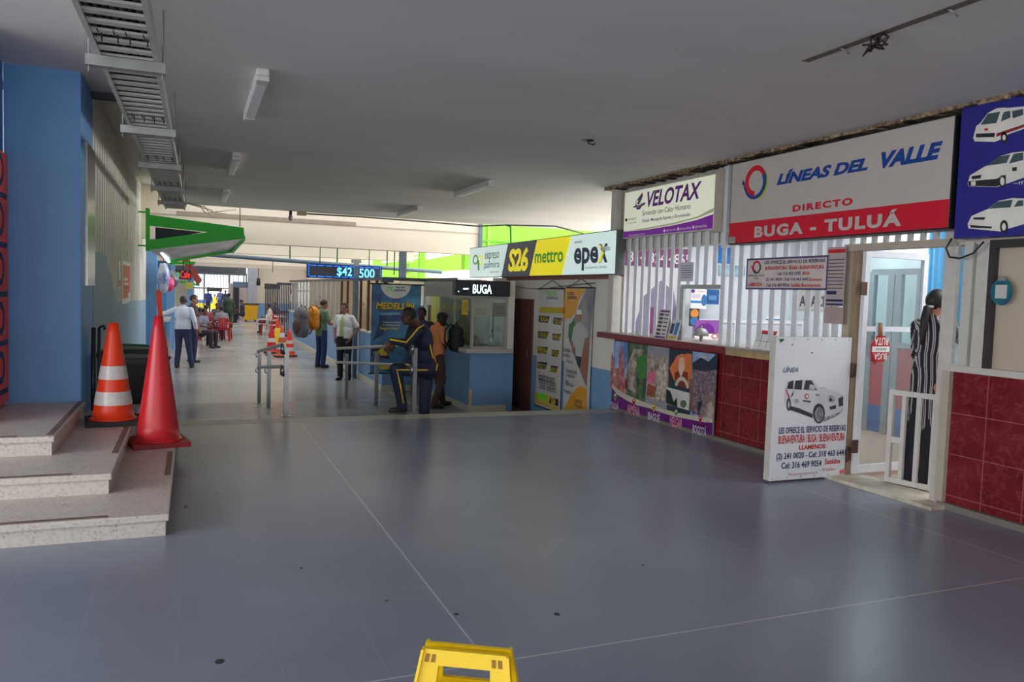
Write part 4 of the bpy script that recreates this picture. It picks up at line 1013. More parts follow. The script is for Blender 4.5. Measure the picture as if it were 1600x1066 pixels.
# low white gate in the doorway
t = thing('low_gate', 'low white metal gate standing ajar in the office doorway', 'gate', (5.72, 4.8, .03))
ga, gb = onz(1458, 768, .04), onz(1383, 751, .04); gd = (gb-ga); gl = gd.length; gd.normalize(); zt_ = .84
G = lambda s_, z: (ga.x+gd.x*s_, ga.y+gd.y*s_, z)
GW = M('gate_white', (208, 202, 196), .5, var=.06, scale=9)
mb = MB()
for p, q in ((G(0, zt_), G(gl, zt_)), (G(0, .06), G(gl, .06))): mb.bar(p, q, .03, .045, GW)
mb.bar(G(.02, .04), G(.02, zt_), .03, .045, GW); mb.bar(G(gl-.02, .04), G(gl-.02, zt_), .03, .045, GW); part(mb, 'frame', t)
for s_ in (gl*.38, gl*.68):
    mb = MB(); mb.bar(G(s_, .06), G(s_, zt_), .025, .04, GW); part(mb, 'bar', t)
mb = MB(); mb.bar(G(gl*.68, .42), G(gl, .42), .025, .05, GW); part(mb, 'cross_rail', t)

def yx(px, X=5.62): return onx(px, 480, X).y
mb = MB()
zs = 1.10
mb.box((5.56, 2.4, zs), (5.70, 4.43, zs+.05), FRAMEW)
for a, b_, m_ in ((1507, 1521, FRAMEW), (1527, 1543, FRAMEW)):
    mb.box((5.58, yx(b_), zs), (5.68, yx(a), 2.25), m_)
mb.box((5.57, yx(1556), zs+.05), (5.67, yx(1547), 2.1), M('dark_window_frame', (52, 46, 46), .5)); mb.box((5.57, 2.4, 2.06), (5.67, yx(1547), 2.12), MATS['dark_window_frame']); mb.box((5.57, yx(1547), zs+.05), (5.67, yx(1543), 2.12), FRAMEW)
mb.box((5.57, 2.4, 2.12), (5.67, 4.43, 2.2), BEIGE)
wi = struct(mb, 'window_1')
mb = MB(); mb.box((5.62, yx(1545), zs+.05), (5.625, 4.42, 2.12), GLASS); part(mb, 'pane', wi)
FRO = bpy.data.materials.new('frosted_glass'); FRO.use_nodes = True
b = FRO.node_tree.nodes['Principled BSDF']; b.inputs['Base Color'].default_value = lin((206, 190, 172)); b.inputs['Roughness'].default_value = .35; b.inputs['Transmission Weight'].default_value = .35
tc = FRO.node_tree.nodes.new('ShaderNodeTexCoord'); vo = FRO.node_tree.nodes.new('ShaderNodeTexVoronoi'); vo.inputs['Scale'].default_value = 120; bu = FRO.node_tree.nodes.new('ShaderNodeBump'); bu.inputs['Strength'].default_value = .4
FRO.node_tree.links.new(tc.outputs['Object'], vo.inputs['Vector']); FRO.node_tree.links.new(vo.outputs['Distance'], bu.inputs['Height']); FRO.node_tree.links.new(bu.outputs[0], b.inputs['Normal'])
mb = MB(); mb.box((5.62, 2.4, zs+.05), (5.63, yx(1555), 2.06), FRO); part(mb, 'frosted_pane', wi)
c = onx(1565, 456, 5.56)
t = thing('round_sign', 'round teal and blue sign with a white square on the frosted window', 'sign', (5.56, c.y, c.z-.1))
mb = MB(); mb.prism([(5.555, c.y+.085*math.cos(2*PI*k/28), c.z+.10*math.sin(2*PI*k/28)) for k in range(28)], (.008, 0, 0), M('sign_teal', (20, 110, 108), .4, col2=(34, 60, 120), scale=5)); part(mb, 'disc', t)
mb = MB(); mb.box((5.552, c.y-.045, c.z-.05), (5.555, c.y+.045, c.z+.05), M('square_white', (190, 190, 186), .5)); part(mb, 'white_square', t)
mb = MB(); mb.box((5.55, c.y-.03, c.z+.08), (5.565, c.y+.03, c.z+.115), GALV); part(mb, 'clip', t)
mb = MB(); q = [onx(*p, 5.5) for p in ((1487, 373), (1478, 388), (1484, 402), (1500, 404), (1520, 396), (1537, 378))]
mb.tube(q, .008, DARK, 7); solo(mb, 'hanging_cable', 'black cable hanging in a loop below the blue vehicle panel', 'cable')

# ------------------------------------------------------------------ inside the ticket offices
YB = 9.76
def wallpic(name, label, cat, plane, k, px, mat, draw=None):
    """flat sheet on an inner wall; px = left, top, right, bottom"""
    if plane == 'Y': P = lambda x, y: (ony(x, y, k).x, ony(x, y, k).z)
    else: P = lambda x, y: (-onx(x, y, k).y, onx(x, y, k).z)
    u0, v1 = P(px[0], px[1]); u1, v0 = P(px[2], px[3])
    t = thing(name, label, cat, ((u0+u1)/2, k, v0) if plane == 'Y' else (k, -(u0+u1)/2, v0))
    mb = MB()
    if plane == 'Y': mb.box((u0, k, v0), (u1, k+.01, v1), mat)
    else: mb.box((k, -u1, v0), (k+.01, -u0, v1), mat)
    part(mb, 'sheet', t)
    if draw:
        A = Art((lambda u, v, d: (u0+u*(u1-u0), k-d, v0+v*(v1-v0))) if plane == 'Y' else (lambda u, v, d: (k-d, -(u0+u*(u1-u0)), v0+v*(v1-v0))), None)
        draw(A)
        if A.mb.v: part(A.mb, 'print', t)
        letter(A, t)
    return t
PM = M('poster_plum', (132, 70, 116), .5); PGR = M('poster_grey_violet', (150, 140, 166), .5, var=.2, scale=4)
def d1(A):
    A.rect(0, .72, 1, .9, PM); A.rect(0, .9, .85, 1, M('poster_yellow', (226, 200, 30), .5)); A.text('314 824 4865', .06, .755, .98, .85, WHITEP, 2, bold=.01)
    A.poly([(.1, 0), (.3, .45), (.55, .6), (.75, .5), (.9, .1), (.8, 0)], PGR); A.rect(.35, .0, .5, .35, MATS['poster_plum'], 2)
wallpic('office_poster', 'large white and plum poster with a phone number behind the first bars', 'poster', 'Y', YB, (978, 366, 1074, 540), M('poster_white', (226, 222, 226), .5), d1)
def d2(A):
    A.rect(.0, .82, 1, 1, WHITEP); A.ell(.12, 1-.09, .12, .1, PURP, 2); A.rect(.4, .9, .9, .915, LETR, 2); A.rect(0, .3, 1, .42, CYAN); A.ell(.85, .45, .18, .3, M('print_blue_face', (60, 110, 170), .5), 2); A.rect(.1, .55, .6, .75, M('print_lilac', (214, 200, 220), .5), 2)
wallpic('office_poster', 'white and light blue poster seen through the ticket opening', 'poster', 'Y', YB-.4, (1080, 452, 1103, 483), WHITEP, d2)
wallpic('office_poster', 'blue poster right of the white one in the ticket opening', 'poster', 'Y', YB-.3, (1104, 452, 1123, 476), M('poster_blue', (40, 90, 150), .5, var=.2, scale=10), lambda A: A.rect(.2, .3, .8, .6, M('print_pale_blue', (90, 140, 190), .5)))
wallpic('office_poster', 'dark poster with orange and blue discs in the ticket opening', 'poster', 'Y', YB-.5, (1078, 482, 1092, 510), M('poster_dark', (60, 50, 56), .5), lambda A: (A.ell(.5, .72, .42, .24, M('print_orange', (226, 140, 60), .5)), A.ell(.5, .28, .42, .24, CYAN)))
def d3(A): A.poly([(0, .0), (0, .5), (.25, .8), (.6, .85), (.8, .6), (.85, 0)], PURP); A.rect(0, 0, 1, .3, WHITEP, 2); A.ring(.85, .18, .1, .14, 0, 360, RED, 3)
wallpic('display_board', 'purple and white display board standing behind the ticket opening', 'display', 'Y', YB-.9, (1086, 500, 1122, 531), M('display_violet', (140, 80, 160), .5), d3)
wallpic('office_poster', 'bright blue poster high behind the bars near the white post', 'poster', 'Y', YB, (1118, 372, 1142, 412), M('poster_bright_blue', (30, 130, 210), .5, col2=(40, 70, 160), scale=2))
wallpic('office_poster', 'pale blue map poster behind the bars left of the small sign', 'poster', 'Y', YB, (1124, 414, 1164, 432), M('poster_pale_blue', (170, 206, 214), .5, col2=(110, 160, 200), scale=5))
wallpic('office_banner', 'pale banner with dark lettering behind the bars below the small sign', 'banner', 'X', 8.68, (1248, 452, 1306, 486), M('banner_pale', (200, 196, 190), .5), lambda A: A.text('ACACIAS', .05, .15, .95, .7, M('banner_letter', (70, 64, 84), .5), 2, bold=.03))
wallpic('wall_calendar', 'white calendar with blue head on the office wall behind the bars', 'calendar', 'Y', YB-.3, (1198, 494, 1220, 532), WHITEP, lambda A: (A.rect(0, .8, 1, .88, CYAN), A.rect(.1, .2, .9, .7, M('print_pale', (206, 210, 222), .5)), A.rect(.6, .05, .9, .12, LETR)))
wallpic('emergency_notice', 'white notice with a green picture on the office wall behind the bars', 'notice', 'Y', YB, (1234, 497, 1250, 528), WHITEP, lambda A: A.rect(.1, .05, .9, .62, M('notice_green', (20, 130, 80), .5)))
mb = MB(); 
for zz_ in (1.28, .9): mb.box((6.6, 9.3, zz_), (8.6, 9.34, zz_+.05), ALUW)
for x in (6.6, 7.3, 7.95, 8.55): mb.box((x, 9.3, .03), (x+.05, 9.34, 1.33), ALUW)
t = thing('office_screen', 'low white framed screen inside the ticket office behind the bars', 'screen', (7.6, 9.3, .03)); part(mb, 'frame', t)
mb = MB(); mb.box((6.65, 9.315, .08), (8.55, 9.325, 1.28), M('screen_panel', (190, 198, 202), .5)); part(mb, 'panel', t)
# blue curtain and inner partition seen through the door
u = onx(1447, 380, 8.4); w_ = onx(1482, 380, 8.4)
t = thing('blue_curtain', 'light blue curtain on the office wall seen through the doorway', 'curtain', (8.4, (u.y+w_.y)/2, 1.2))
mb = MB(); cm = M('curtain_blue', (92, 168, 214), .7, var=.05); n = 40; y0_, y1_ = w_.y-.6, u.y
vs = []
for k in range(n+1):
    y = y0_+(y1_-y0_)*k/n; x = 8.45+.03*math.sin(k*1.9)
    vs += [(x, y, 1.45), (x, y, 2.75)]
mb.add(vs, [(2*k, 2*k+2, 2*k+3, 2*k+1) for k in range(n)], cm, True); part(mb, 'cloth', t)
mb = MB(); mb.tube([(8.45, y0_-.1, 2.77), (8.45, y1_+.1, 2.77)], .015, ALU, 8); part(mb, 'rod', t)
t = thing('inner_partition', 'grey framed glass partition inside the office behind the open door', 'partition', (7.9, 7.2, .03))
px_ = [(1366, 1), (1400, 1), (1438, 1)]
mb = MB()
PXX = 7.9
ya, yb_ = onx(1362, 480, PXX).y, onx(1440, 480, PXX).y
for x in (1362, 1393, 1404, 1438):
    y = onx(x, 480, PXX).y; mb.box((PXX-.03, y-.045, .03), (PXX+.03, y+.045, 2.02), M('partition_grey', (150, 156, 162), .5))
mb.box((PXX-.03, yb_, 1.98), (PXX+.03, ya, 2.05), MATS['partition_grey']); mb.box((PXX-.03, yb_, 1.10), (PXX+.03, ya, 1.16), MATS['partition_grey']); part(mb, 'frame', t)
mb = MB(); mb.box((PXX-.005, yb_, 1.16), (PXX+.005, ya, 1.98), GLASS); part(mb, 'pane', t)
zr, zb_ = onx(1390, 556, PXX).z, onx(1390, 637, PXX).z
mb = MB(); mb.box((PXX-.01, yb_, zb_), (PXX+.01, ya, 1.10), M('office_red', (186, 36, 54), .5)); mb.box((PXX-.012, yb_, .03), (PXX+.012, ya, zb_), M('office_blue', (22, 96, 176), .5)); part(mb, 'lower_panel', t, 'red over blue lower panel')

# ------------------------------------------------------------------ booth with the BUGA display
t = thing('booth_counter', 'speckled stone ledge around the corner ticket booth', 'counter', (BX, BY, .55))
mb = MB(); mb.box((BX-.12, BY-.14, .55), (BXR+.05, BY+.14, .62), TERR); mb.box((BX-.12, BY+.14, .55), (BX+.14, YP0, .62), TERR); part(mb, 'slab', t)
mb = MB(); zt_ = 1.53; wF = M('booth_frame', (176, 172, 164), .45, .2)
for a, b_ in (((BX, BY, .62), (BX+.05, BY+.05, zt_)), ((BXR-.06, BY, .62), (BXR, BY+.05, zt_)), ((BX, BY, zt_-.03), (BXR, BY+.05, zt_+.02)), ((BX, BY, .62), (BXR, BY+.05, .66)), ((BX, BY, zt_-.03), (BX+.05, YP0, zt_+.02)), ((BX, BY, .62), (BX+.05, YP0, .66)),
              ((BX, BY+.95, .62), (BX+.05, BY+1.0, zt_)), ((BX, BY+1.9, .62), (BX+.05, BY+1.95, 1.85)), ((BX, YP0-.05, -.5), (BX+.08, YP0+.03, 1.85)), ((BX, BY+1.0, zt_), (BX+.05, YP0, 1.83))): mb.box(a, b_, wF)
wi = struct(mb, 'window_2')
mb = MB(); mb.box((BX+.05, BY+.02, .66), (BXR-.06, BY+.026, zt_-.03), GLASS); part(mb, 'pane', wi)
mb = MB(); mb.box((BX+.02, BY+.05, .66), (BX+.026, YP0, zt_-.03), GLASS); part(mb, 'pane', wi)
mb = MB(); mb.box((BX+.15, 15.2, ZL), (BXR+.4, 15.3, 1.8), M('booth_back', (206, 190, 140), .6, var=.1)); struct(mb, 'wall_booth_rear')
mb = MB(); mb.box((BX+.12, BY+.12, ZL), (5.2, 15.2, ZL+.02), FLOOR2); struct(mb, 'floor_booth')
c0_, c1_ = ony(711, 438, BY-.12), ony(797, 464, BY-.12)
t = thing('led_display', 'small black display reading BUGA in white over the booth window', 'display', ((c0_.x+c1_.x)/2, BY-.1, c1_.z))
mb = MB(); mb.box((c0_.x, BY-.12, c1_.z), (c1_.x, BY+.02, c0_.z+.015), M('display_black', (34, 38, 48), .35), .01); part(mb, 'case', t)
A = artY(BY-.12); LEDW = M('led_white', (200, 232, 240), .4, emit=2.2, var=0); Z = zz(660, 340, .3002)
T(A, 'BUGA', 262, 395, 362, 351, LEDW, bold=.02); letter(A, t)
A = artY(BY-.12); PP(A, [(212,374),(240,374),(240,367),(212,367)], LEDW, 2); EE(A, 188, 385, 3, 3, LEDW, 2, 8); part(A.mb, 'led_dash', t)
def gsheet(label, x0, y0, x1, y1, mat, Y=BY-.012, name='taped_notice', cat='notice'):
    a, b_ = ony(x0, y0, Y), ony(x1, y1, Y); t = thing(name, label, cat, ((a.x+b_.x)/2, Y, b_.z)); mb = MB(); mb.box((a.x, Y, b_.z), (b_.x, Y+.003, a.z), mat); part(mb, 'sheet', t)
    A = Art(lambda u, v, d: (a.x+u*(b_.x-a.x), Y-d, b_.z+v*(a.z-b_.z)), None)
    for k in range(5): A.rect(.12, .2+.13*k, .88, .23+.13*k, GR)
    part(A.mb, 'print', t)
BP = M('booth_paper', (176, 176, 160), .6)
gsheet('wide paper notice taped inside the booth window, upper left', 740, 478, 763, 495, BP)
gsheet('square paper notice taped on the booth window, upper right', 772, 473, 791, 495, M('booth_paper_dark', (140, 140, 132), .6))
gsheet('yellow paper in the left booth window beside the orange shirt man', 722, 468, 731, 492, M('paper_yellow', (226, 196, 60), .6), BY+.2)
t = thing('water_bottle', 'clear bottle with white label on the booth desk', 'bottle', (4.98, 13.35, .62))
b = ony(768, 540, 13.3)
mb = MB(); mb.lathe([(.036, 0), (.038, .02), (.038, .17), (.014, .22), (.014, .25)], (b.x, 13.3, .66), M('bottle_plastic', (180, 196, 186), .2), 16); part(mb, 'body', t)
mb = MB(); mb.lathe([(.017, .25), (.017, .28)], (b.x, 13.3, .66), M('cap_blue', (60, 90, 140), .4), 12); part(mb, 'cap', t)
mb = MB(); mb.lathe([(.0392, .06), (.0392, .13)], (b.x, 13.3, .66), WHITEP, 16, cap=False); part(mb, 'label_band', t)
t = thing('booth_desk', 'narrow desk inside the ticket booth under the window', 'desk', (4.95, 13.3, .55)); mb = MB(); mb.box((BX+.16, BY+.16, .60), (BXR-.03, BY+.50, .66), M('desk_wood', (120, 92, 66), .5)); part(mb, 'top', t)
mb = MB(); mb.box((BX+.2, BY+.16, ZL+.02), (BX+.24, BY+.48, .60), M('desk_wood', (120, 92, 66), .5)); part(mb, 'leg', t)
t = thing('keyboard', 'black keyboard lying on the booth desk', 'keyboard', (4.85, 13.3, .66)); b = ony(748, 545, 13.25); mb = MB(); mb.box((b.x-.12, 13.2, .66), (b.x+.14, 13.34, .685), DARK, .006); part(mb, 'body', t)

# ------------------------------------------------------------------ passage: roller door and banners
mb = MB()
for k in range(9):
    y0_ = 12.70+k*.095; mb.box((5.585, y0_, ZL), (5.60, y0_+.075, 1.48), M('door_brown', (104, 66, 58), .5, var=.1)); mb.box((5.595, y0_+.07, ZL), (5.605, y0_+.1, 1.48), MATS['door_brown'])
dr = struct(mb, 'door_2'); mb = MB(); mb.box((5.57, 12.67, ZL), (5.61, 12.70, 1.52), MATS['door_brown']); mb.box((5.57, 13.53, ZL), (5.61, 13.57, 1.52), MATS['door_brown']); mb.box((5.57, 12.67, 1.48), (5.61, 13.57, 1.52), MATS['door_brown']); part(mb, 'door_frame', dr)
mb = MB(); mb.tube([(5.58, 12.8, .5), (5.55, 12.8, .5), (5.55, 12.8, .6)], .01, STEEL, 7); part(mb, 'door_handle', dr)
Z = zz(820, 440, .19692); XB = 5.56
BW = M('banner_white', (206, 200, 196), .3, var=.06, scale=3); BOR = M('banner_orange', (232, 160, 24), .35); BDK = M('banner_dark', (40, 42, 52), .4); BYL = M('banner_yellow', (226, 196, 20), .4)
def banner(label, y0, y1, z0, z1, X):
    t = thing('hanging_banner', label, 'banner', (X, (y0+y1)/2, z0))
    mb = MB(); mb.box((X, y0, z0), (X+.004, y1, z1), BW); part(mb, 'sheet', t)
    for z in (z0, z1):
        mb = MB(); mb.tube([(X+.002, y0-.03, z), (X+.002, y1+.03, z)], .012, DARK, 8); part(mb, 'rod', t)
    mb = MB(); mb.tube([(X+.002, y0+.02, z1), (X+.02, (y0+y1)/2, z1+.14), (X+.002, y1-.02, z1)], .005, DARK, 6); part(mb, 'cord', t)
    return t
lb = onx(*Z(98, 500), XB).y; rb = onx(*Z(295, 500), XB).y
t = banner('narrow banner with eight dark town name tags beside the brown door', rb, lb, -.32, 1.71, XB)
A = artX(XB)
PP(A, [(118,205),(318,205),(313,255),(115,245)], BOR); PP(A, [(80,875),(200,905),(190,970),(80,925)], BYL); PP(A, [(205,915),(268,935),(264,990),(190,965)], BDK); PP(A, [(80,935),(262,1000),(262,1022),(80,960)], BYL, 2)
for (x0, y0_, x1, y1_) in ((110,270,197,325),(225,285,300,340),(105,393,190,450),(218,412,288,465),(103,515,185,570),(212,540,275,595),(98,637,180,692),(205,667,265,720)):
    PP(A, [(x0,y1_-4),(x0+2,y0_),(x1,y0_+6),(x1-14,y1_+6)], BDK)
part(A.mb, 'colour_fields', t)
A = artX(XB); 
for s_, x0, y0_, x1, y1_ in (('BUGA',125,315,185,282),('TULUÁ',232,332,294,292),('CARTAGO',112,440,182,408),('ARMENIA',222,455,284,425),('PEREIRA',110,562,178,530),('MANIZALES',216,586,272,555),('BOGOTÁ',104,684,172,650),('MEDELLÍN',208,712,262,682)):
    T(A, s_, x0, y0_, x1, y1_, BYL, l=2, bold=.01)
T(A, 'expreso', 175, 118, 255, 80, GN, l=2); T(A, 'palmira', 175, 150, 262, 112, M('letter_blue_grey', (96, 120, 150), .5), l=2); T(A, 'CON SALIDAS A', 135, 242, 290, 215, GN, l=3)
T(A, 'Encuentra en nuestro', 110, 780, 240, 745, GR, l=2); T(A, 'sistema de pasajes', 110, 822, 250, 785, GR, l=2); T(A, 'la mejor experiencia', 115, 865, 250, 830, GR, l=2); T(A, 'mettro', 105, 925, 175, 890, GN, l=3, bold=.03); T(A, 'S26', 210, 968, 246, 925, BYL, l=3, bold=.05)
letter(A, t)
lb = onx(*Z(318, 500), XB).y; rb = onx(*Z(520, 500), XB).y
t = banner('orange and white banner with a man in a cap at the end of the passage', rb-.03, lb-.01, -.30, 1.73, XB)
A = artX(XB); 
PP(A, [(322,45),(490,50),(430,150),(395,260),(360,295),(305,290)], BOR); PP(A, [(490,50),(552,55),(490,835),(470,790),(430,690),(375,540),(345,430),(350,370),(400,270)], M('photo_grey_blue', (120, 122, 134), .4, col2=(176, 166, 166), scale=1.5), 2)
PP(A, [(352,340),(400,310),(392,450),(370,520),(346,430)], M('photo_green', (50, 110, 60), .4, var=.3, scale=9), 3); PP(A, [(470,470),(512,440),(490,820),(465,760),(440,690)], M('photo_carton', (160, 104, 84), .4, var=.15), 4)
PP(A, [(370,480),(388,370),(420,325),(455,330),(500,380),(508,440),(480,450),(455,600),(408,590),(400,500),(386,560),(372,520)], M('photo_shirt', (190, 192, 186), .4, var=.06), 5); EE(A, 437, 278, 20, 42, M('photo_skin', (176, 122, 98), .4), 6); PP(A, [(414,262),(420,225),(450,222),(458,260)], WHITEP, 7)
PP(A, [(410,592),(455,600),(440,690),(420,660)], BDK, 5); PP(A, [(366,470),(386,470),(396,560),(380,570)], MATS['photo_skin'], 6)
PP(A, [(312,1022),(370,900),(410,850),(450,828),(490,850),(488,1022)], BOR, 6)
part(A.mb, 'colour_fields', t)
A = artX(XB); 
for s_, x0, y0_, x1, y1_ in (('expreso',345,115,395,85),('palmira',345,150,418,105),('Servicio',308,555,365,525),('Servicio',308,595,362,568),('Mensajería y carga',335,648,385,625),('En paquetes grandes',330,735,420,700),('y medianos',330,762,400,740),('Envíos a',328,800,355,780),('domicilio',328,825,390,805),('Rápido',320,890,370,865),('Te esperamos en',392,965,462,935),('Pasajes',398,1000,460,980)):
    T(A, s_, x0, y0_, x1, y1_, GR, l=7)
letter(A, t)
mb = MB(); q = [onx(*p, 5.54) for p in ((800, 447), (820, 450), (845, 452), (882, 447), (930, 442))]; mb.tube(q, .006, DARK, 6); solo(mb, 'hanging_cable', 'thin dark cable strung above the passage banners', 'cable')

# ------------------------------------------------------------------ glass partition along the hall
mb = MB(); BRM = M('mullion_brown', (86, 58, 56), .45, .1); ys = [YP0+.02+.86*k for k in range(20)]
for i, y in enumerate(ys): mb.box((XP+.02, y-.03, .62), (XP+.07, y+.03, 1.84), BRM if y < 22 else ALU)
mb.box((XP+.0, YP0, 1.80), (XP+.09, YP1, 1.87), M('rail_dark', (96, 88, 84), .5)); mb.box((XP-.03, YP0, .62), (XP+.1, YP1, .66), FRAMEW)
mb.box((XP, YP0, .62), (XP+.05, YP0+.05, 1.86), BRM); mb.box((XP, YP0, 1.80), (BX, YP0+.06, 1.87), MATS['rail_dark']); mb.box((BX, BY+1, 1.8), (BX+.06, YP0, 1.87), MATS['rail_dark'])
wi = struct(mb, 'window_3')
mb = MB(); mb.box((XP+.045, YP0+.05, .66), (XP+.05, YP1, 1.80), glass('hall_glass', (236, 232, 226), .10)); part(mb, 'pane', wi)
mb = MB(); mb.box((XP+.05, YP0+.03, .66), (BX, YP0+.035, 1.80), GLASS); part(mb, 'pane', wi)
# things inside those offices
for i, (y, x, h, col, lab) in enumerate(((17.6, 5.3, 1.5, (236, 214, 60), 'yellow locker inside the first glass office'), (19.0, 5.2, 1.25, (120, 86, 66), 'brown cupboard inside the glass office behind the man with the tie'), (19.9, 4.6, 1.1, (226, 226, 222), 'white cupboard at the far wall of the glass office'))):
    t = thing('office_cupboard', lab, 'cupboard', (x, y, ZL)); mt_ = M('cupboard_%d' % i, col, .5); mb = MB(); mb.box((x, y, ZL), (x+.5, y+.45, ZL+h+.5), mt_, .01); part(mb, 'body', t)
    mb = MB(); mb.box((x-.015, y+.03, ZL+.1), (x, y+.42, ZL+h+.45), mt_); d = part(mb, 'door', t); mb = MB(); mb.box((x-.035, y+.06, ZL+h*.6), (x-.015, y+.08, ZL+h*.6+.12), STEEL); part(mb, 'handle', d)
# banner MEDELLIN
YM = YP0-.10; Z = zz(580, 430, .10319)
a_, b_ = ony(581, 443, YM), ony(655, 583, YM)
t = thing('hanging_banner', 'blue vertical banner with yellow city name behind the leaning man', 'banner', (a_.x, YM, b_.z))
mb = MB(); mb.box((a_.x, YM, b_.z), (b_.x, YM+.004, a_.z), M('banner_blue', (86, 146, 184), .4, col2=(72, 84, 138), scale=2.2)); part(mb, 'sheet', t)
for z in (a_.z, b_.z):
    mb = MB(); mb.tube([(a_.x-.04, YM, z), (b_.x+.06, YM, z)], .014, DARK, 8); part(mb, 'rod', t)
A = artY(YM); hb = A.q(375, 130) if 0 else A.inv(*Z(375, 138)); rr = A.inv(*Z(600, 138))[0]-hb[0]
A.poly([(hb[0]+rr*math.cos(PI+PI*k/20), a_.z-.012+.9*rr*math.sin(PI+PI*k/20)) for k in range(21)], WHITEP)
Z7 = zz(520, 440, .2064)
A.pp([Z7(*p) for p in ((350,640),(362,622),(560,610),(560,650),(362,668))], BYL, 2); A.pp([Z7(*p) for p in ((300,470),(420,540),(430,590),(290,560))], M('photo_dusk', (60, 40, 70), .4), 1); A.pp([Z7(*p) for p in ((345,520),(385,500),(420,560),(360,562))], BYL, 2)
A.pp([Z(*p) for p in ((130,600),(230,620),(220,760),(180,900),(20,1000),(60,900),(120,720))], M('photo_city_dark', (56, 74, 110), .4, var=.3, scale=8), 1)
A.pp([Z(*p) for p in ((240,640),(320,660),(320,710),(250,705))], M('photo_city_blue', (50, 90, 120), .4, var=.3), 1); A.pp([Z(*p) for p in ((140,575),(440,565),(440,600),(150,608))], M('banner_pale_blue', (140, 170, 200), .4), 2)
part(A.mb, 'colour_fields', t)
A = artY(YM)
T(A, 'MEDELLÍN', 70, 510, 655, 400, M('letter_yellow', (236, 186, 10), .4), l=4, bold=.03, shear=.15); T(A, 'MEDELLÍN', 64, 520, 660, 400, M('letter_shadow', (60, 44, 20), .5), l=3, bold=.06, shear=.15)
Z = zz(580, 430, .10319); T(A, 'expreso', 368, 203, 512, 176, SL, l=3, bold=.02); T(A, 'palmira', 360, 258, 524, 205, SL, l=3, bold=.02)
T(A, 'Conectamos más destinos', 175, 725, 450, 700, WHITEP, l=3); T(A, 'en toda Colombia', 175, 768, 440, 742, WHITEP, l=3); T(A, 'Seguridad', 125, 835, 420, 782, M('letter_gold', (220, 200, 60), .4), l=3, bold=.01)
letter(A, t)
A = artY(YM); c = A.inv(*Z(285, 215)); A.ring(c[0]-.02, c[1], .03, .045, 0, 250, GN, 3); A.ring(c[0]+.05, c[1], .03, .045, 90, 360, GN, 3); part(A.mb, 'logo', t)
mb = MB(); c = ony(606, 437, YP0-.03); mb.box((c.x-.12, YP0-.06, c.z-.06), (c.x+.12, YP0+.08, c.z+.05), M('speaker_grey', (88, 100, 122), .5), .01); solo(mb, 'junction_box', 'small blue grey box on the partition above the blue banner', 'box')

# price display on its pole
YD = 18.7; c = ony(556, 591, 18.5); c.x = min(c.x, 3.565)
t = thing('camera_pole', 'blue grey steel pole with a white box on top, in front of the price display', 'pole', (c.x, 18.45, ZL)); ztop = ony(556, 407, 18.45).z
PB_ = M('blue_grey_steel', (92, 110, 124)); mb = MB(); mb.box((c.x-.048, 18.39, ZL), (c.x+.048, 18.5, ztop-.12), PB_); part(mb, 'post', t)
mb = MB(); mb.box((c.x-.11, 18.36, ztop-.06), (c.x+.10, 18.52, ztop+.02), M('camera_box_grey', (170, 172, 172), .5), .01); part(mb, 'box', t)
mb = MB(); mb.box((c.x-.05, 18.40, ztop-.14), (c.x+.05, 18.5, ztop-.06), M('camera_box_grey', (170, 172, 172))); part(mb, 'bracket', t)
a_, b_, c_, d_ = [ony(*p, YD) for p in ((480, 412), (597, 417.5), (596.5, 437), (480, 433.5))]
x0, x1, z0, z1 = a_.x, b_.x, (c_.z+d_.z)/2-.01, (a_.z+b_.z)/2+.01
t = thing('led_display', 'long blue framed display showing a price above the glass partition', 'display', ((x0+x1)/2, YD, z0))
mb = MB(); mb.box((x0, YD, z0), (x1, YD+.14, z1), M('display_navy', (30, 50, 110), .4)); part(mb, 'case', t)
A = artY(YD); A.rect(x0+.04, z0+.04, x1-.04, z1-.04, M('led_matrix', (70, 74, 86), .5, var=.15, scale=60)); part(A.mb, 'led_matrix', t)
A = artY(YD); LB = M('led_blue', (20, 110, 255), .4, emit=1.6, var=0)
for k in range(9):
    u = x0+.06+k*(x1-x0-.1)/9; w = (x1-x0)/12
    A.rect(u, z1-.045, u+w, z1-.03, LB, 2)
part(A.mb, 'led_border', t); A.mb = MB()
for k in range(9):
    u = x0+.06+k*(x1-x0-.1)/9; w = (x1-x0)/12
    A.rect(u, z0+.03, u+w, z0+.045, LB, 2)
part(A.mb, 'led_border', t); A.mb = MB()
for k in range(4):
    v = z0+.05+k*.075; A.rect(x0+.03, v, x0+.045, v+.05, LB, 2)
part(A.mb, 'led_border', t); A.mb = MB()
for k in range(4):
    v = z0+.05+k*.075; A.rect(x1-.045, v, x1-.03, v+.05, LB, 2)
part(A.mb, 'led_border', t)
A = artY(YD); LC = M('led_cyan', (90, 190, 255), .4, emit=2.2, var=0); Z = zz(390, 390, .21583)
T(A, '$42', 632, 198, 742, 132, LC, l=3, bold=.01); T(A, '.500', 776, 204, 905, 142, LC, l=3, bold=.01); letter(A, t)
mb = MB()
for x in (x0+.3, x1-.3): mb.tube([(x, YD+.07, z1), (x, YD+.07, 2.6)], .012, MATS['cable_green'], 6)
part(mb, 'hanger_rod', t)

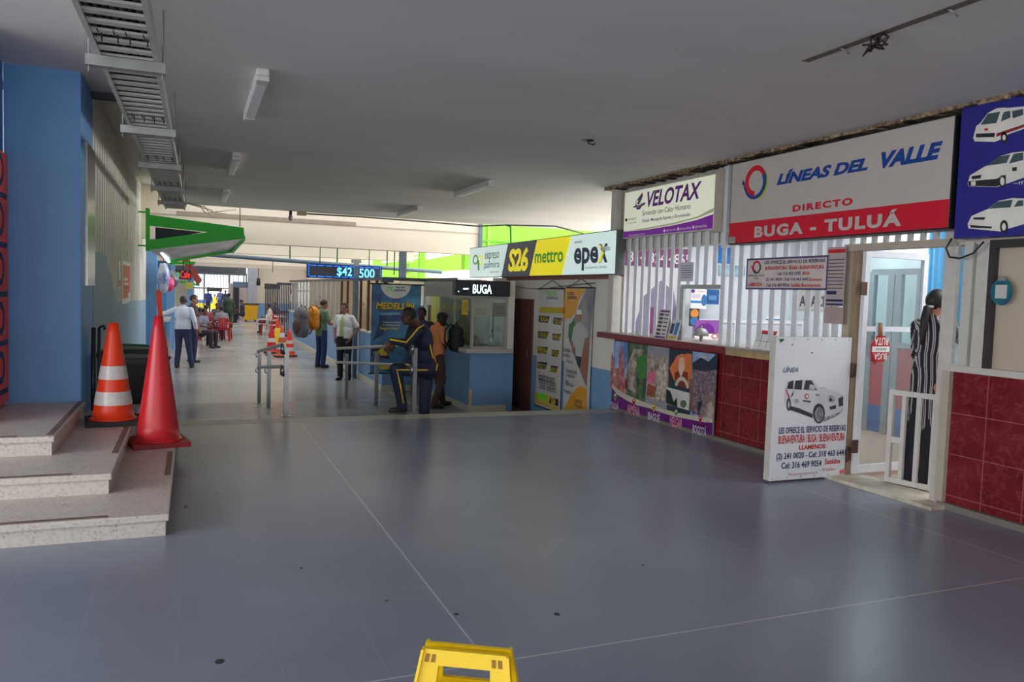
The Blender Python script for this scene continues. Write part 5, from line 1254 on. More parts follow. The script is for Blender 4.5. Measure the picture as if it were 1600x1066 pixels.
# pipes and rods under the hall roof
t = thing('hanging_pipe', 'blue grey pipe hung on thin green rods across the hall under the beams', 'pipe', (2, 21, 2.2))
a_, b_ = ony(300, 397, 21), ony(690, 427, 21); mb = MB(); mb.tube([(a_.x-.5, 21, a_.z+.03), (b_.x, 21, b_.z+.03)], .055, PB_, 10); part(mb, 'pipe', t)
for px in (453, 527, 605):
    q = ony(px, 400, 21); mb = MB(); mb.tube([(q.x, 21, 2.24), (q.x, 21, 4.0)], .018, MATS['cable_green'], 6); part(mb, 'hanger_rod', t)
t = thing('ceiling_hose', 'thin drop cables hanging from the far hall roof', 'cable', (3, 30, 2)); 
for px, Y in ((404, 44), (426, 34), (616, 19)):
    q = ony(px, 420, Y); mb = MB(); mb.tube([(q.x, Y, q.z-.15), (q.x, Y, 4.0)], .015, M('cable_grey', (92, 96, 92)), 6); part(mb, 'cable', t)
mb = MB(); q = ony(404, 420, 44); mb.tube([(q.x, 44, q.z-.9), (q.x, 44, q.z-.5)], .1, DARK, 8); mb.tube([(q.x, 44, q.z-.5), (q.x, 44, q.z)], .02, DARK, 6); part(mb, 'lamp_head', t)
# ------------------------------------------------------------------ people
def shapes_to_mesh(bm, voxel, smooth=2):
    me = bpy.data.meshes.new('tmp'); bm.to_mesh(me); bm.free()
    ob = bpy.data.objects.new('tmp', me); C.objects.link(ob)
    m = ob.modifiers.new('r', 'REMESH'); m.mode = 'VOXEL'; m.voxel_size = voxel; m.use_smooth_shade = True
    if smooth:
        s = ob.modifiers.new('s', 'SMOOTH'); s.iterations = smooth; s.factor = .5
    dg = bpy.context.evaluated_depsgraph_get()
    out = bpy.data.meshes.new_from_object(ob.evaluated_get(dg))
    bpy.data.objects.remove(ob); bpy.data.meshes.remove(me)
    return out
def cap(bm, p, q, r0, r1, n=12):
    """tapered limb with round ends"""
    p, q = Vector(p), Vector(q); d = q-p; L = max(d.length, 1e-4); d = d/L
    rot = d.to_track_quat('Z', 'Y').to_matrix()
    prof = []
    for k in range(5): a = -PI/2+PI/2*k/4; prof.append((r0*math.cos(a), r0*math.sin(a)))
    for k in range(5): a = PI/2*k/4; prof.append((r1*math.cos(a), L+r1*math.sin(a)))
    rings = []
    for r, z in prof:
        if r < 1e-5: rings.append([bm.verts.new(p+rot@Vector((0, 0, z)))])
        else: rings.append([bm.verts.new(p+rot@Vector((r*math.cos(2*PI*k/n), r*math.sin(2*PI*k/n), z))) for k in range(n)])
    for a, b in zip(rings, rings[1:]):
        for k in range(n):
            if len(a) == 1: bm.faces.new((a[0], b[(k+1) % n], b[k]))
            elif len(b) == 1: bm.faces.new((a[k], a[(k+1) % n], b[0]))
            else: bm.faces.new((a[k], a[(k+1) % n], b[(k+1) % n], b[k]))
def ell(bm, c, fr, r, seg=16):
    """ellipsoid; fr = (side, front, up) axes"""
    c = Vector(c); t = bmesh.new(); bmesh.ops.create_uvsphere(t, u_segments=seg, v_segments=10, radius=1)
    mp = {}
    for v in t.verts: mp[v.index] = bm.verts.new(c+fr[0]*v.co.x*r[0]+fr[1]*v.co.y*r[1]+fr[2]*v.co.z*r[2])
    for f in t.faces: bm.faces.new([mp[v.index] for v in f.verts])
    t.free()
def frame(side, up):
    s = Vector(side).normalized(); u = Vector(up); u = (u-s*u.dot(s)).normalized(); f = u.cross(s).normalized()
    return s, f, u

STAND = dict(hip=(0, 0, .93), neck=(0, .0, 1.45), head=(0, .025, 1.60), sh=.172, hw=.09,
             eL=(-.255, -.02, 1.14), wL=(-.265, .06, .89), eR=(.255, -.02, 1.14), wR=(.265, .06, .89),
             kL=(-.10, .02, .50), aL=(-.11, -.02, .085), kR=(.10, .02, .50), aR=(.11, -.02, .085))
SIT = dict(STAND, hip=(0, 0, .52), neck=(0, .03, 1.04), head=(0, .08, 1.19), eL=(-.25, .05, .76), wL=(-.16, .28, .70), eR=(.25, .05, .76), wR=(.16, .28, .70),
           kL=(-.12, .43, .50), aL=(-.13, .42, .085), kR=(.12, .43, .50), aR=(.13, .42, .085))

def person(label, loc, rz, pose, skin=(150, 96, 72), hair=((24, 20, 20), 'short'), top=((200, 200, 200), 'short'), bottom=(40, 44, 70), shoes=(30, 28, 28),
           fat=1.0, look=None, vox=.011, sc=1.0, group=None, world=False, detail=True, hand=None, topmat=None, hem=.05, skirt=None, hdir=None, lw=1.0):
    P = {}
    base = Vector(loc); c, s = math.cos(rz), math.sin(rz)
    def W(v):
        v = Vector(v)
        if world: return v
        v = v*sc; return Vector((base.x+c*v.x-s*v.y, base.y+s*v.x+c*v.y, base.z+v.z))
    for k, v in pose.items():
        if k in ('sh', 'hw', 'side', 'hside'): P[k] = v
        else: P[k] = W(v)
    fwd0 = Vector((-s, c, 0)); side0 = Vector((c, s, 0))
    if 'side' in pose: side0 = Vector(pose['side']).normalized()
    hside = Vector(pose['hside']).normalized() if 'hside' in pose else side0
    hip, neck, head = P['hip'], P['neck'], P['head']
    up = (neck-hip).normalized(); T_ = frame(side0, up); HP = frame(hside, Vector((0, 0, 1))*.6+up*.4)
    tl = (neck-hip).length/.52*1.0
    shc = hip.lerp(neck, .90); sh = P['sh']*sc
    shL, shR = shc-T_[0]*sh, shc+T_[0]*sh
    if 'sL' in P: shL = P['sL']
    if 'sR' in P: shR = P['sR']
    hc = hip-up*.02; hL, hR = hc-HP[0]*P['hw']*sc, hc+HP[0]*P['hw']*sc
    look = Vector(look) if look is not None else fwd0
    lk = look.normalized(); hs = lk.cross(Vector((0, 0, 1))).normalized(); hu = hs.cross(lk).normalized(); HF = (hs, lk, hu)
    t = thing('person', label, 'person', loc, group)
    skm = M('skin_%d_%d_%d' % skin, skin, .5, var=.06, scale=12); k_ = sc
    # ---- body: one continuous surface
    bm = bmesh.new()
    def torso(bm, g, mul=1.0):
        ell(bm, hip+up*.0, T_, ((.155*fat+g)*k_, (.115*fat+g)*k_, (.13+g)*k_)); ell(bm, hip.lerp(neck, .33)+T_[1]*.01*fat, T_, ((.145*fat+g)*k_, (.105*fat**1.5+g)*k_, (.17+g)*k_))
        ell(bm, hip.lerp(neck, .68), T_, ((.165*fat**.6+g)*k_, (.112*fat**.7+g)*k_, (.19+g)*k_)); ell(bm, hip.lerp(neck, .86), T_, ((.16+g)*k_, (.085+g)*k_, (.10+g*.6)*k_))
    torso(bm, 0)
    cap(bm, hip.lerp(neck, .95), head-HF[2]*.02*k_, .058*k_, .054*k_)
    ell(bm, head+HF[2]*.03*k_, HF, (.074*k_, .094*k_, .092*k_)); ell(bm, head-HF[2]*.035*k_+HF[1]*.018*k_, HF, (.062*k_, .070*k_, .078*k_)); ell(bm, head-HF[2]*.085*k_+HF[1]*.055*k_, HF, (.032*k_, .03*k_, .028*k_))
    if detail:
        ell(bm, head-HF[2]*.02*k_+HF[1]*.098*k_, HF, (.015*k_, .02*k_, .028*k_)); ell(bm, head+HF[2]*.018*k_+HF[1]*.078*k_, HF, (.05*k_, .018*k_, .012*k_))
        ell(bm, head-HF[2]*.06*k_+HF[1]*.082*k_, HF, (.024*k_, .013*k_, .012*k_))
        for q in (-1, 1): ell(bm, head-HF[2]*.01*k_+HF[0]*q*.076*k_-HF[1]*.005*k_, HF, (.012*k_, .022*k_, .034*k_))
    for shp, e, w, nm in ((shL, P['eL'], P['wL'], 'L'), (shR, P['eR'], P['wR'], 'R')):
        cap(bm, shp, e, .054*k_, .042*k_); cap(bm, e, w, .042*k_, .029*k_)
        d = (w-e).normalized()
        if hand and nm in hand: d = Vector(hand[nm]).normalized()
        pn = (T_[0]*(1 if nm == 'L' else -1)); pn = (pn-d*pn.dot(d)).normalized(); sd = d.cross(pn).normalized()   # palm faces the thigh
        hc_ = w+d*.055*k_; ell(bm, hc_, (sd, pn, d), (.040*k_, .017*k_, .052*k_))
        if sd.dot(T_[1]) < 0: sd = -sd
        for i, (o, ln) in enumerate(((.030, .072), (.010, .080), (-.010, .075), (-.029, .058))):
            b0 = w+d*.095*k_+sd*o*k_; m1 = b0+(d*.8+pn*.35+sd*o*2).normalized()*ln*.55*k_; m2 = m1+(d*.5+pn*.8).normalized()*ln*.45*k_
            cap(bm, b0, m1, .0095*k_, .0085*k_, 8); cap(bm, m1, m2, .0085*k_, .007*k_, 8)
        b0 = w+d*.035*k_+sd*.032*k_; m1 = b0+(d*.7+sd*.6+pn*.3).normalized()*.045*k_; cap(bm, b0, m1, .012*k_, .010*k_, 8); cap(bm, m1, m1+(d*.9+pn*.4).normalized()*.03*k_, .010*k_, .008*k_, 8)
    for h, k, a in ((hL, P['kL'], P['aL']), (hR, P['kR'], P['aR'])):
        cap(bm, h, k, .082*k_, .055*k_); cap(bm, k, a, .052*k_, .036*k_)
        cap(bm, a, a+fwd0*.12*k_-Vector((0, 0, .05*k_)), .035*k_, .03*k_)
    me = shapes_to_mesh(bm, vox if detail else vox*1.0, 2); me.materials.append(skm)
    def addpart(me, name, mat=None, parent=t, lab=None):
        if mat: me.materials.clear(); me.materials.append(mat)
        for v in me.vertices: v.co -= base
        o = bpy.data.objects.new(name, me); C.objects.link(o); o.parent = parent; WORLD[o.name] = base
        if lab: o['label'] = lab
        return o
    body = addpart(me, 'body')
    # ---- clothes
    col, slv = top
    tm = topmat or M('cloth_%d_%d_%d' % col, col, .75, var=.08, scale=14)
    bm = bmesh.new(); torso(bm, .016)
    ell(bm, hip-up*.02*k_, T_, ((.158*fat+.018)*k_, (.118*fat+.018)*k_, .42*k_)) if not world else ell(bm, hip-up*hem*k_, T_, ((.158*fat+.016)*k_, (.118*fat+.016)*k_, .12*k_))
    for shp, e, w in ((shL, P['eL'], P['wL']), (shR, P['eR'], P['wR'])):
        cap(bm, hip.lerp(neck, .9).lerp(shp, .7), shp, .066*k_, .066*k_)
        if slv == 'short': cap(bm, shp, shp.lerp(e, .72), .064*k_, .062*k_)
        else: cap(bm, shp, e, .069*k_, .055*k_); cap(bm, e, e.lerp(w, .92), .056*k_, .042*k_)
    cap(bm, hip.lerp(neck, .93), hip.lerp(neck, 1.04), .075*k_, .064*k_)
    sme = shapes_to_mesh(bm, vox*1.1, 2)
    if not world:                                          # cut a clean hem
        cb = bmesh.new(); cb.from_mesh(sme)
        bmesh.ops.bisect_plane(cb, geom=cb.verts[:]+cb.edges[:]+cb.faces[:], plane_co=hip+up*(.04-hem)*k_, plane_no=-up, clear_outer=True)
        cb.to_mesh(sme); cb.free()
    shirt = addpart(sme, 'shirt' if slv == 'short' else 'long_sleeved_top', tm)
    bt = M('cloth_%d_%d_%d' % bottom, bottom, .8, var=.1, scale=14)
    bm = bmesh.new(); ell(bm, hip-up*.03*k_, HP, ((.150*fat+.014)*k_, (.112*fat+.014)*k_, .15*k_))
    if skirt is None:
        for h, k, a in ((hL, P['kL'], P['aL']), (hR, P['kR'], P['aR'])):
            cap(bm, h, k, .098*k_*lw*fat**.5, .074*lw*k_); cap(bm, k, a+(k-a).normalized()*.0, .074*lw*k_, .062*lw*k_)
    else:
        cap(bm, hip, (P['aL']+P['aR'])/2+Vector((0, 0, .03)), .13*k_, .17*k_)
    tr = addpart(shapes_to_mesh(bm, vox*1.1, 2), 'trousers' if skirt is None else 'wide_trousers', bt)
    smt = M('shoe_%d_%d_%d' % shoes, shoes, .45, var=.1)
    ft = pose.get('ft') if isinstance(pose.get('ft'), dict) else None
    for nm, a in (('L', P['aL']), ('R', P['aR'])):
        fd = Vector(hdir[nm]).normalized() if hdir and nm in hdir else Vector((fwd0.x, fwd0.y, 0)).normalized()
        sd = fd.cross(Vector((0, 0, 1))); F3 = (sd, fd, Vector((0, 0, 1)))
        bm = bmesh.new(); zf = a.z-.085*k_
        g = Vector((a.x, a.y, zf))
        cap(bm, g+fd*-.03*k_+Vector((0, 0, .045*k_)), g+fd*.15*k_+Vector((0, 0, .036*k_)), .043*k_, .036*k_); ell(bm, g+fd*.10*k_+Vector((0, 0, .03*k_)), F3, (.047*k_, .10*k_, .032*k_)); ell(bm, g-fd*.02*k_+Vector((0, 0, .03*k_)), F3, (.04*k_, .05*k_, .032*k_)); cap(bm, g+Vector((0, 0, .06*k_)), g+Vector((0, 0, .10*k_)), .045*k_, .042*k_)
        addpart(shapes_to_mesh(bm, vox, 1), 'shoe', smt)
    # ---- hair
    hcol, style = hair
    hm = M('hair_%d_%d_%d' % hcol, hcol, .6, var=.25, scale=40)
    if style != 'none':
        mb = MB(); n, mrow = 24, 14; vs = []
        for i in range(mrow+1):
            th = PI*i/mrow
            for j in range(n):
                ph = 2*PI*j/n; d = Vector((math.sin(th)*math.cos(ph), math.sin(th)*math.sin(ph), math.cos(th)))
                line = .35+.45*d.y                      # hairline is higher at the front
                on = d.z > (line-.62 if style == 'short' else line-.95)
                if d.y > .62 and d.z < .62: on = False
                r = 1.09 if on else .86
                if style == 'bun' and on: r = 1.12
                vs.append(head+HF[2]*.03*k_+HF[0]*d.x*.076*r*k_+HF[1]*d.y*.096*r*k_+HF[2]*d.z*.094*r*k_)
        fs = [(i*n+j, i*n+(j+1) % n, (i+1)*n+(j+1) % n, (i+1)*n+j) for i in range(mrow) for j in range(n)]
        mb.add(vs, fs, hm, True)
        if style == 'ponytail':
            q0 = head-HF[2]*.03*k_-HF[1]*.09*k_
            mb.tube([q0, q0-HF[1]*.035*k_-HF[2]*.02*k_, q0-HF[1]*.05*k_-HF[2]*.12*k_, q0-HF[1]*.055*k_-HF[2]*.25*k_, q0-HF[1]*.05*k_-HF[2]*.34*k_], [.024*k_, .03*k_, .033*k_, .025*k_, .008*k_], hm, 12)
        part(mb, 'hair', t)
    if detail:
        em = M('eye_dark', (20, 16, 16), .3); lm = M('lip_tone', tuple(int(v*.72) for v in skin), .5)
        for q in (-1, 1):
            mb = MB(); mb.ball(head+HF[2]*.004*k_+HF[0]*q*.031*k_+HF[1]*.088*k_, .0105*k_, em, 10); part(mb, 'eye', t)
        mb = MB(); mb.ball(head-HF[2]*.062*k_+HF[1]*.092*k_, (.022*k_, .006*k_, .006*k_), lm, 10, HF); part(mb, 'mouth', t)
    return t, P, dict(T=T_, HF=HF, shL=shL, shR=shR, base=base, fwd=fwd0, up=up, hip=hip, neck=neck, hL=hL, hR=hR)

def strap(t, pts, r, mat, name):
    mb = MB(); mb.tube(pts, r, mat, 8); return part(mb, name, t)
def JY(x, y, Y): return tuple(ony(x, y, Y))

# 1. man in the tracksuit leaning on the handrail
NAVYC = (30, 36, 62); YS = M('stripe_yellow', (238, 200, 20), .6, var=.03)
pose = dict(hip=JY(668, 574, 10.42), neck=JY(660, 510, 10.35), head=JY(639, 495, 10.3), sh=.17, hw=.09,
            sL=JY(650, 519, 10.14), sR=JY(658, 516, 10.52), eL=JY(634, 537, 9.98), wL=JY(609, 532, 9.95), eR=JY(636, 534, 10.62), wR=JY(616, 534, 10.5),
            kL=JY(618, 577, 10.22), aL=JY(629, 629, 10.32), kR=JY(664, 606, 10.40), aR=JY(663, 648, 10.42), side=(-.25, -1, 0), hside=(-.2, -1, 0))
# left side of the body is the one nearer the camera
a = pose['aR']; pose['aR'] = (a[0], a[1], -.34+.085); pose['kR'] = (pose['kR'][0], pose['kR'][1], .14)
a = pose['aL']; zr0 = rz_(a[1]); pose['aL'] = (a[0], a[1], zr0+.085)
pose['side'] = (.12, 1, 0); pose['hside'] = (.12, 1, 0)
for k in ('s', 'e', 'w', 'k', 'a'):                       # the man faces left, so his left side is the nearer one
    pass
t, P, I = person('man in navy tracksuit with yellow stripes leaning on the steel handrail', (ony(664, 640, 10.42).x, 10.42, -.34), PI/2, pose, skin=(84, 54, 44), hair=((18, 16, 18), 'short'), top=(NAVYC, 'long'), bottom=NAVYC,
                 shoes=(40, 42, 46), world=True, look=(-.95, .30, -.05), vox=.0095, hand=dict(L=(-.3, -.1, -1), R=(-.4, -.1, -.9)), hdir=dict(L=(-1, 0, 0), R=(-1, .1, 0)), hem=.04, lw=1.15)
def offs(p, q, r, d): return [Vector(p)+Vector(d)*r, Vector(q)+Vector(d)*r]
up_ = Vector((0, 0, 1)); nr = Vector((-.15, -1, .35)).normalized()
sl = [P['neck']+Vector((.0, -.07, .02)), I['shL']+nr*.068+Vector((.02, 0, .03)), I['shL'].lerp(P['eL'], .55)+nr*.066, P['eL']+nr*.062, P['eL'].lerp(P['wL'], .5)+nr*.056, P['wL']+nr*.046]
mb = MB(); mb.tube(sl, .011, YS, 6); part(mb, 'sleeve_stripe', t, 'yellow sleeve stripe')
n2 = Vector((.1, -1, 0)).normalized(); hh = I['hip']
lg = [hh+Vector((.10, -.13, .06)), hh+Vector((.08, -.155, -.02)), I['hL'].lerp(P['kL'], .25)+n2*.105, I['hL'].lerp(P['kL'], .7)+n2*.092, P['kL']+n2*.078+Vector((-.01, 0, 0)), P['kL'].lerp(P['aL'], .4)+n2*.076, P['kL'].lerp(P['aL'], .9)+n2*.07]
mb = MB(); mb.tube(lg, .011, YS, 6); part(mb, 'leg_stripe', t, 'yellow leg stripe')
sd_ = [hh.lerp(P['neck'], .78)+Vector((.03, -.135, 0)), hh.lerp(P['neck'], .5)+Vector((.03, -.165, 0)), hh.lerp(P['neck'], .25)+Vector((.05, -.165, 0))]
mb = MB(); mb.tube(sd_, .011, YS, 6); part(mb, 'side_stripe', t, 'yellow stripe down the jacket side')

# 2. man in the orange shirt at the booth
q = onz(697, 630, ZL)
pose = dict(STAND, head=(0, .07, 1.575), eR=(.24, .05, 1.13), wR=(.15, .28, 1.14), eL=(-.24, .05, 1.13), wL=(-.12, .30, 1.17), kR=(.12, .06, .5), aR=(.16, -.10, .085), kL=(-.12, .10, .50), aL=(-.14, .20, .085))
t, P, I = person('man in orange polo shirt with a black backpack on his chest at the booth', (4.12, 13.62, ZL), math.radians(-82), pose, hem=.16, skin=(70, 46, 38), top=((222, 140, 84), 'short'), bottom=(74, 56, 56), shoes=(46, 40, 40), look=(.8, -.2, -.55), sc=1.02, vox=.0105)
mb = MB(); w_ = P['wR']; mb.lathe([(.037, -.012), (.037, .012)], w_.lerp(P['eR'], .12), WHITEP, 14); part(mb, 'wrist_watch', t)

def backpack(name, label, c, fr, size, col, strapcol, col2=None):
    s_, f_, u_ = fr; t = thing(name, label, 'backpack', tuple(c))
    bm = bmesh.new(); w, d, h = size
    ell(bm, c, fr, (w*.5, d*.5, h*.5)); ell(bm, c-u_*h*.18, fr, (w*.52, d*.55, h*.33)); ell(bm, c+u_*h*.2, fr, (w*.45, d*.46, h*.3))
    for x in (-1, 1):
        for z in (-.28, .2): ell(bm, c+s_*x*w*.22+u_*z*h, fr, (w*.28, d*.45, h*.24))
    me = shapes_to_mesh(bm, .012, 2); m_ = M('pack_%d_%d_%d' % col, col, .7, var=.15, scale=12); me.materials.clear(); me.materials.append(m_)
    for v in me.vertices: v.co -= Vector(c)
    o = bpy.data.objects.new('bag', me); C.objects.link(o); o.parent = t; WORLD[o.name] = Vector(c)
    bm = bmesh.new(); ell(bm, c+f_*d*.42-u_*h*.15, fr, (w*.34, d*.22, h*.24)); me = shapes_to_mesh(bm, .012, 1); me.materials.clear(); me.materials.append(M('pack_%d_%d_%d' % (col2 or col), col2 or col, .7, var=.15, scale=12))
    for v in me.vertices: v.co -= Vector(c)
    o = bpy.data.objects.new('front_pocket', me); C.objects.link(o); o.parent = t; WORLD[o.name] = Vector(c)
    sm_ = M('strap_%d_%d_%d' % strapcol, strapcol, .7)
    for x in (-1, 1):
        mb = MB(); a = c+s_*x*w*.28-f_*d*.4
        mb.tube([a+u_*h*.42, a+u_*h*.5-f_*.06, a+u_*h*.3-f_*.16, a-u_*h*.1-f_*.17, a-u_*h*.4-f_*.03], .016, sm_, 7); part(mb, 'strap', t)
    mb = MB(); mb.tube([c+u_*h*.47-s_*.03, c+u_*h*.55, c+u_*h*.47+s_*.03], .01, sm_, 6); part(mb, 'top_loop', t)
    return t
F_ = (I['T'][0]*-1, I['fwd'], Vector((0, 0, 1)))
bc = ony(712, 528, 13.42)
backpack('backpack', 'black backpack held in front by the man in the orange shirt', bc, (F_[0], I['fwd'], Vector((0, 0, 1))), (.34, .24, .50), (36, 36, 44), (24, 24, 28))

# 3. man in dark jacket behind the tracksuit man
t, P, I = person('man in dark jacket half hidden behind the man in the tracksuit', (4.14, 14.75, ZL), math.radians(165), dict(STAND, eL=(-.25, .1, 1.14), wL=(-.1, .3, 1.12)), skin=(92, 60, 50), hair=((30, 24, 24), 'short'), top=((44, 46, 58), 'long'), bottom=(56, 60, 74), shoes=(150, 148, 150), look=(-.6, -.8, -.1), sc=1.04)
# 4. man with tie
pose = dict(STAND, eR=(.27, -.06, 1.15), wR=(.20, .06, .92), eL=(-.29, -.08, 1.16), wL=(-.19, .06, .95), kR=(.09, .02, .5), aR=(.10, -.02, .085))
t, P, I = person('man in white short sleeved shirt and green tie standing with hands at his belt', (3.24, 18.0, ZL), math.radians(142), pose, skin=(150, 102, 84), top=((226, 224, 226), 'short'), bottom=(30, 30, 40), shoes=(24, 22, 24), fat=1.12, hem=.02, look=(-.62, -.78, 0), sc=1.03)
mb = MB(); n_ = I['neck']; f_ = I['fwd']; tc_ = M('tie_green', (164, 190, 84), .6)
a = n_+f_*.095-Vector((0, 0, .02)); b_ = I['hip'].lerp(n_, .5)+f_*.175; c_ = I['hip'].lerp(n_, .12)+f_*.165
m_ = I['hip'].lerp(n_, .80)+f_*.155
for p, q, w0, w1 in ((a, m_, .016, .022), (m_, b_, .022, .028), (b_, c_, .028, .036)):
    s3 = I['T'][0]; mb.add([p-s3*w0, p+s3*w0, q+s3*w1, q-s3*w1, p-s3*w0+f_*.012, p+s3*w0+f_*.012, q+s3*w1+f_*.012, q-s3*w1+f_*.012], [(0,3,2,1),(4,5,6,7),(0,1,5,4),(1,2,6,5),(2,3,7,6),(3,0,4,7)], tc_)
part(mb, 'tie', t, 'light green tie')
mb = MB(); mb.lathe([(.176, -.02), (.176, .02)], I['hip']+Vector((0, 0, .04)), M('belt_black', (20, 18, 18), .4), 24, sy=.85); part(mb, 'belt', t)
# 5. man with two backpacks at the glass
pose = dict(STAND, head=(0, .06, 1.58), eR=(.26, .06, 1.12), wR=(.16, .33, 1.10), eL=(-.26, .06, 1.12), wL=(-.14, .34, 1.12))
t, P, I = person('man in green shirt and jeans with backpacks standing at the glass partition', (3.17, 21.0, ZL), math.radians(-62), pose, hem=.17, skin=(150, 104, 84), top=((104, 128, 100), 'short'), bottom=(34, 58, 104), shoes=(40, 38, 42), look=(.85, .3, -.2), sc=1.05)
bk = I['hip'].lerp(I['neck'], .62)-I['fwd']*.27
BF = (I['T'][0], -I['fwd'], Vector((0, 0, 1)))
backpack('backpack', 'mustard yellow backpack on the back of the man in the green shirt', bk, BF, (.38, .30, .62), (206, 134, 34), (120, 80, 40))
bk2 = bk-I['fwd']*.36-Vector((0, 0, .10)); backpack('backpack', 'big grey and brown travel backpack hung behind the mustard yellow one', bk2, BF, (.46, .34, .80), (96, 90, 98), (70, 50, 48), (84, 56, 56))
# 6. pair at the shop on the left
q = onz(287, 574, ZL)
pose = dict(STAND, eL=(-.42, .10, 1.30), wL=(-.62, .22, 1.28), eR=(.27, -.04, 1.12), wR=(.30, .04, .87), kR=(.13, .03, .5), aR=(.20, .0, .085), kL=(-.10, .02, .5), aL=(-.13, -.02, .085))
t, P, I = person('man in pale long sleeved shirt and navy trousers seen from behind at the shop', (q.x-.02, q.y-.15, ZL), math.radians(-12), pose, skin=(112, 74, 58), hair=((40, 34, 34), 'short'), top=((196, 204, 216), 'long'), bottom=(44, 50, 84), shoes=(28, 28, 32), fat=1.1, hem=.03, look=(-.2, 1, 0), sc=1.04)
q = onz(302, 568, ZL)
person('man with dark beard facing right behind the pale shirted man', (q.x-.02, q.y+.35, ZL), math.radians(-70), STAND, skin=(150, 104, 84), top=((70, 56, 58), 'short'), bottom=(40, 46, 78), shoes=(28, 28, 32), look=(1, -.15, 0), sc=1.05)
# 7. woman in the office door
WST = bpy.data.materials.new('striped_cloth'); WST.use_nodes = True
nt = WST.node_tree; bsd = nt.nodes['Principled BSDF']; bsd.inputs['Roughness'].default_value = .8
tc = nt.nodes.new('ShaderNodeTexCoord'); wv = nt.nodes.new('ShaderNodeTexWave'); wv.bands_direction = 'X'; wv.inputs['Scale'].default_value = 7.5; wv.inputs['Distortion'].default_value = 1.2; wv.inputs['Detail'].default_value = 1; wv.inputs['Detail Scale'].default_value = .6
rp = nt.nodes.new('ShaderNodeValToRGB'); rp.color_ramp.interpolation = 'CONSTANT'; e = rp.color_ramp.elements
e[0].position = 0; e[0].color = lin((22, 22, 34)); e[1].position = .55; e[1].color = lin((204, 186, 186)); k = e.new(.72); k.color = lin((40, 40, 60)); k = e.new(.82); k.color = lin((214, 206, 206)); k = e.new(.94); k.color = lin((22, 22, 34))
mpn = nt.nodes.new('ShaderNodeMapping'); mpn.inputs['Rotation'].default_value = (0, 0, .6)
nt.links.new(tc.outputs['Object'], mpn.inputs[0]); nt.links.new(mpn.outputs[0], wv.inputs['Vector']); nt.links.new(wv.outputs['Fac'], rp.inputs['Fac']); nt.links.new(rp.outputs['Color'], bsd.inputs['Base Color'])
wq = onz(1447, 757, .03)
pose = dict(STAND, sh=.165, eR=(.26, .14, 1.28), wR=(.30, .38, 1.26), eL=(-.23, .06, 1.14), wL=(-.16, .26, 1.06), kL=(-.07, .0, .5), aL=(-.07, -.02, .085), kR=(.07, .0, .5), aR=(.07, -.02, .085))
t, P, I = person('woman with ponytail in a long striped top inside the office doorway', (wq.x-.07, wq.y-.02, .03), math.radians(-100), pose, skin=(170, 116, 92), hair=((28, 20, 22), 'ponytail'), top=((60, 60, 80), 'long'), topmat=WST, bottom=(22, 22, 30), shoes=(150, 96, 70), look=(.9, .1, -.08), sc=1.0, vox=.009, fat=.92, skirt=True, hem=.08)
bm = bmesh.new(); h_ = I['hip']; cap(bm, h_+Vector((0, 0, .05)), h_-Vector((0, 0, .46)), .15, .155)
me = shapes_to_mesh(bm, .011, 2); me.materials.clear(); me.materials.append(WST)
for v in me.vertices: v.co -= I['base']
o = bpy.data.objects.new('long_tunic', me); C.objects.link(o); o.parent = t; WORLD[o.name] = I['base']
mb = MB(); hh = P['head']; mb.lathe([(.035, -.012), (.042, 0), (.035, .012)], hh-I['HF'][1]*.105-Vector((0, 0, .035)), M('hair_tie', (170, 170, 180), .4), 14); part(mb, 'hair_tie', t)
# 8. attendant in the booth
b = ony(779, 535, 14.2)
person('attendant with brown hair sitting low inside the ticket booth', (4.90, 13.86, ZL+.02), math.radians(180), SIT, skin=(150, 100, 80), hair=((92, 52, 44), 'bun'), top=((60, 40, 40), 'long'), bottom=(40, 40, 50), look=(-.3, -1, -.2), vox=.016, sc=.98, detail=False)
sx = 4.90
t = thing('office_stool', 'stool under the booth attendant', 'stool', (sx, 13.86, ZL+.02)); mb = MB(); mb.lathe([(.18, .40), (.18, .43)], (sx, 13.86, ZL+.02), DARK, 16); part(mb, 'seat', t); mb = MB(); mb.tube([(sx, 13.86, ZL+.02), (sx, 13.86, ZL+.42)], .03, STEEL, 8); mb.lathe([(.2, 0), (.2, .03)], (sx, 13.86, ZL+.02), DARK, 14); part(mb, 'post', t)
# ------------------------------------------------------------------ far hall: canopy, shops, tables, gate
GREEN = M('canopy_green', (30, 172, 36), .4, var=.06)
YC = 16.9
t = thing('green_canopy', 'bright green wedge canopy frame projecting from the left wall', 'canopy', (-.9, YC, 2.2))
def cy(x, y, Y=YC): return ony(x, y, Y)
mb = MB()
mb.prism([cy(230, 335), cy(381, 356), cy(381, 366), cy(330, 363), cy(230, 352)], (0, .10, 0), GREEN); mb.prism([q+Vector((0, -.006, 0)) for q in (cy(228, 376), cy(328, 362.5), cy(381, 358), cy(382, 373), cy(228, 391))], (0, .095, 0), GREEN); mb.prism([q+Vector((0, -.012, 0)) for q in (cy(227.5, 325), cy(234, 326), cy(234, 392), cy(227.5, 392))], (0, .13, 0), GREEN)

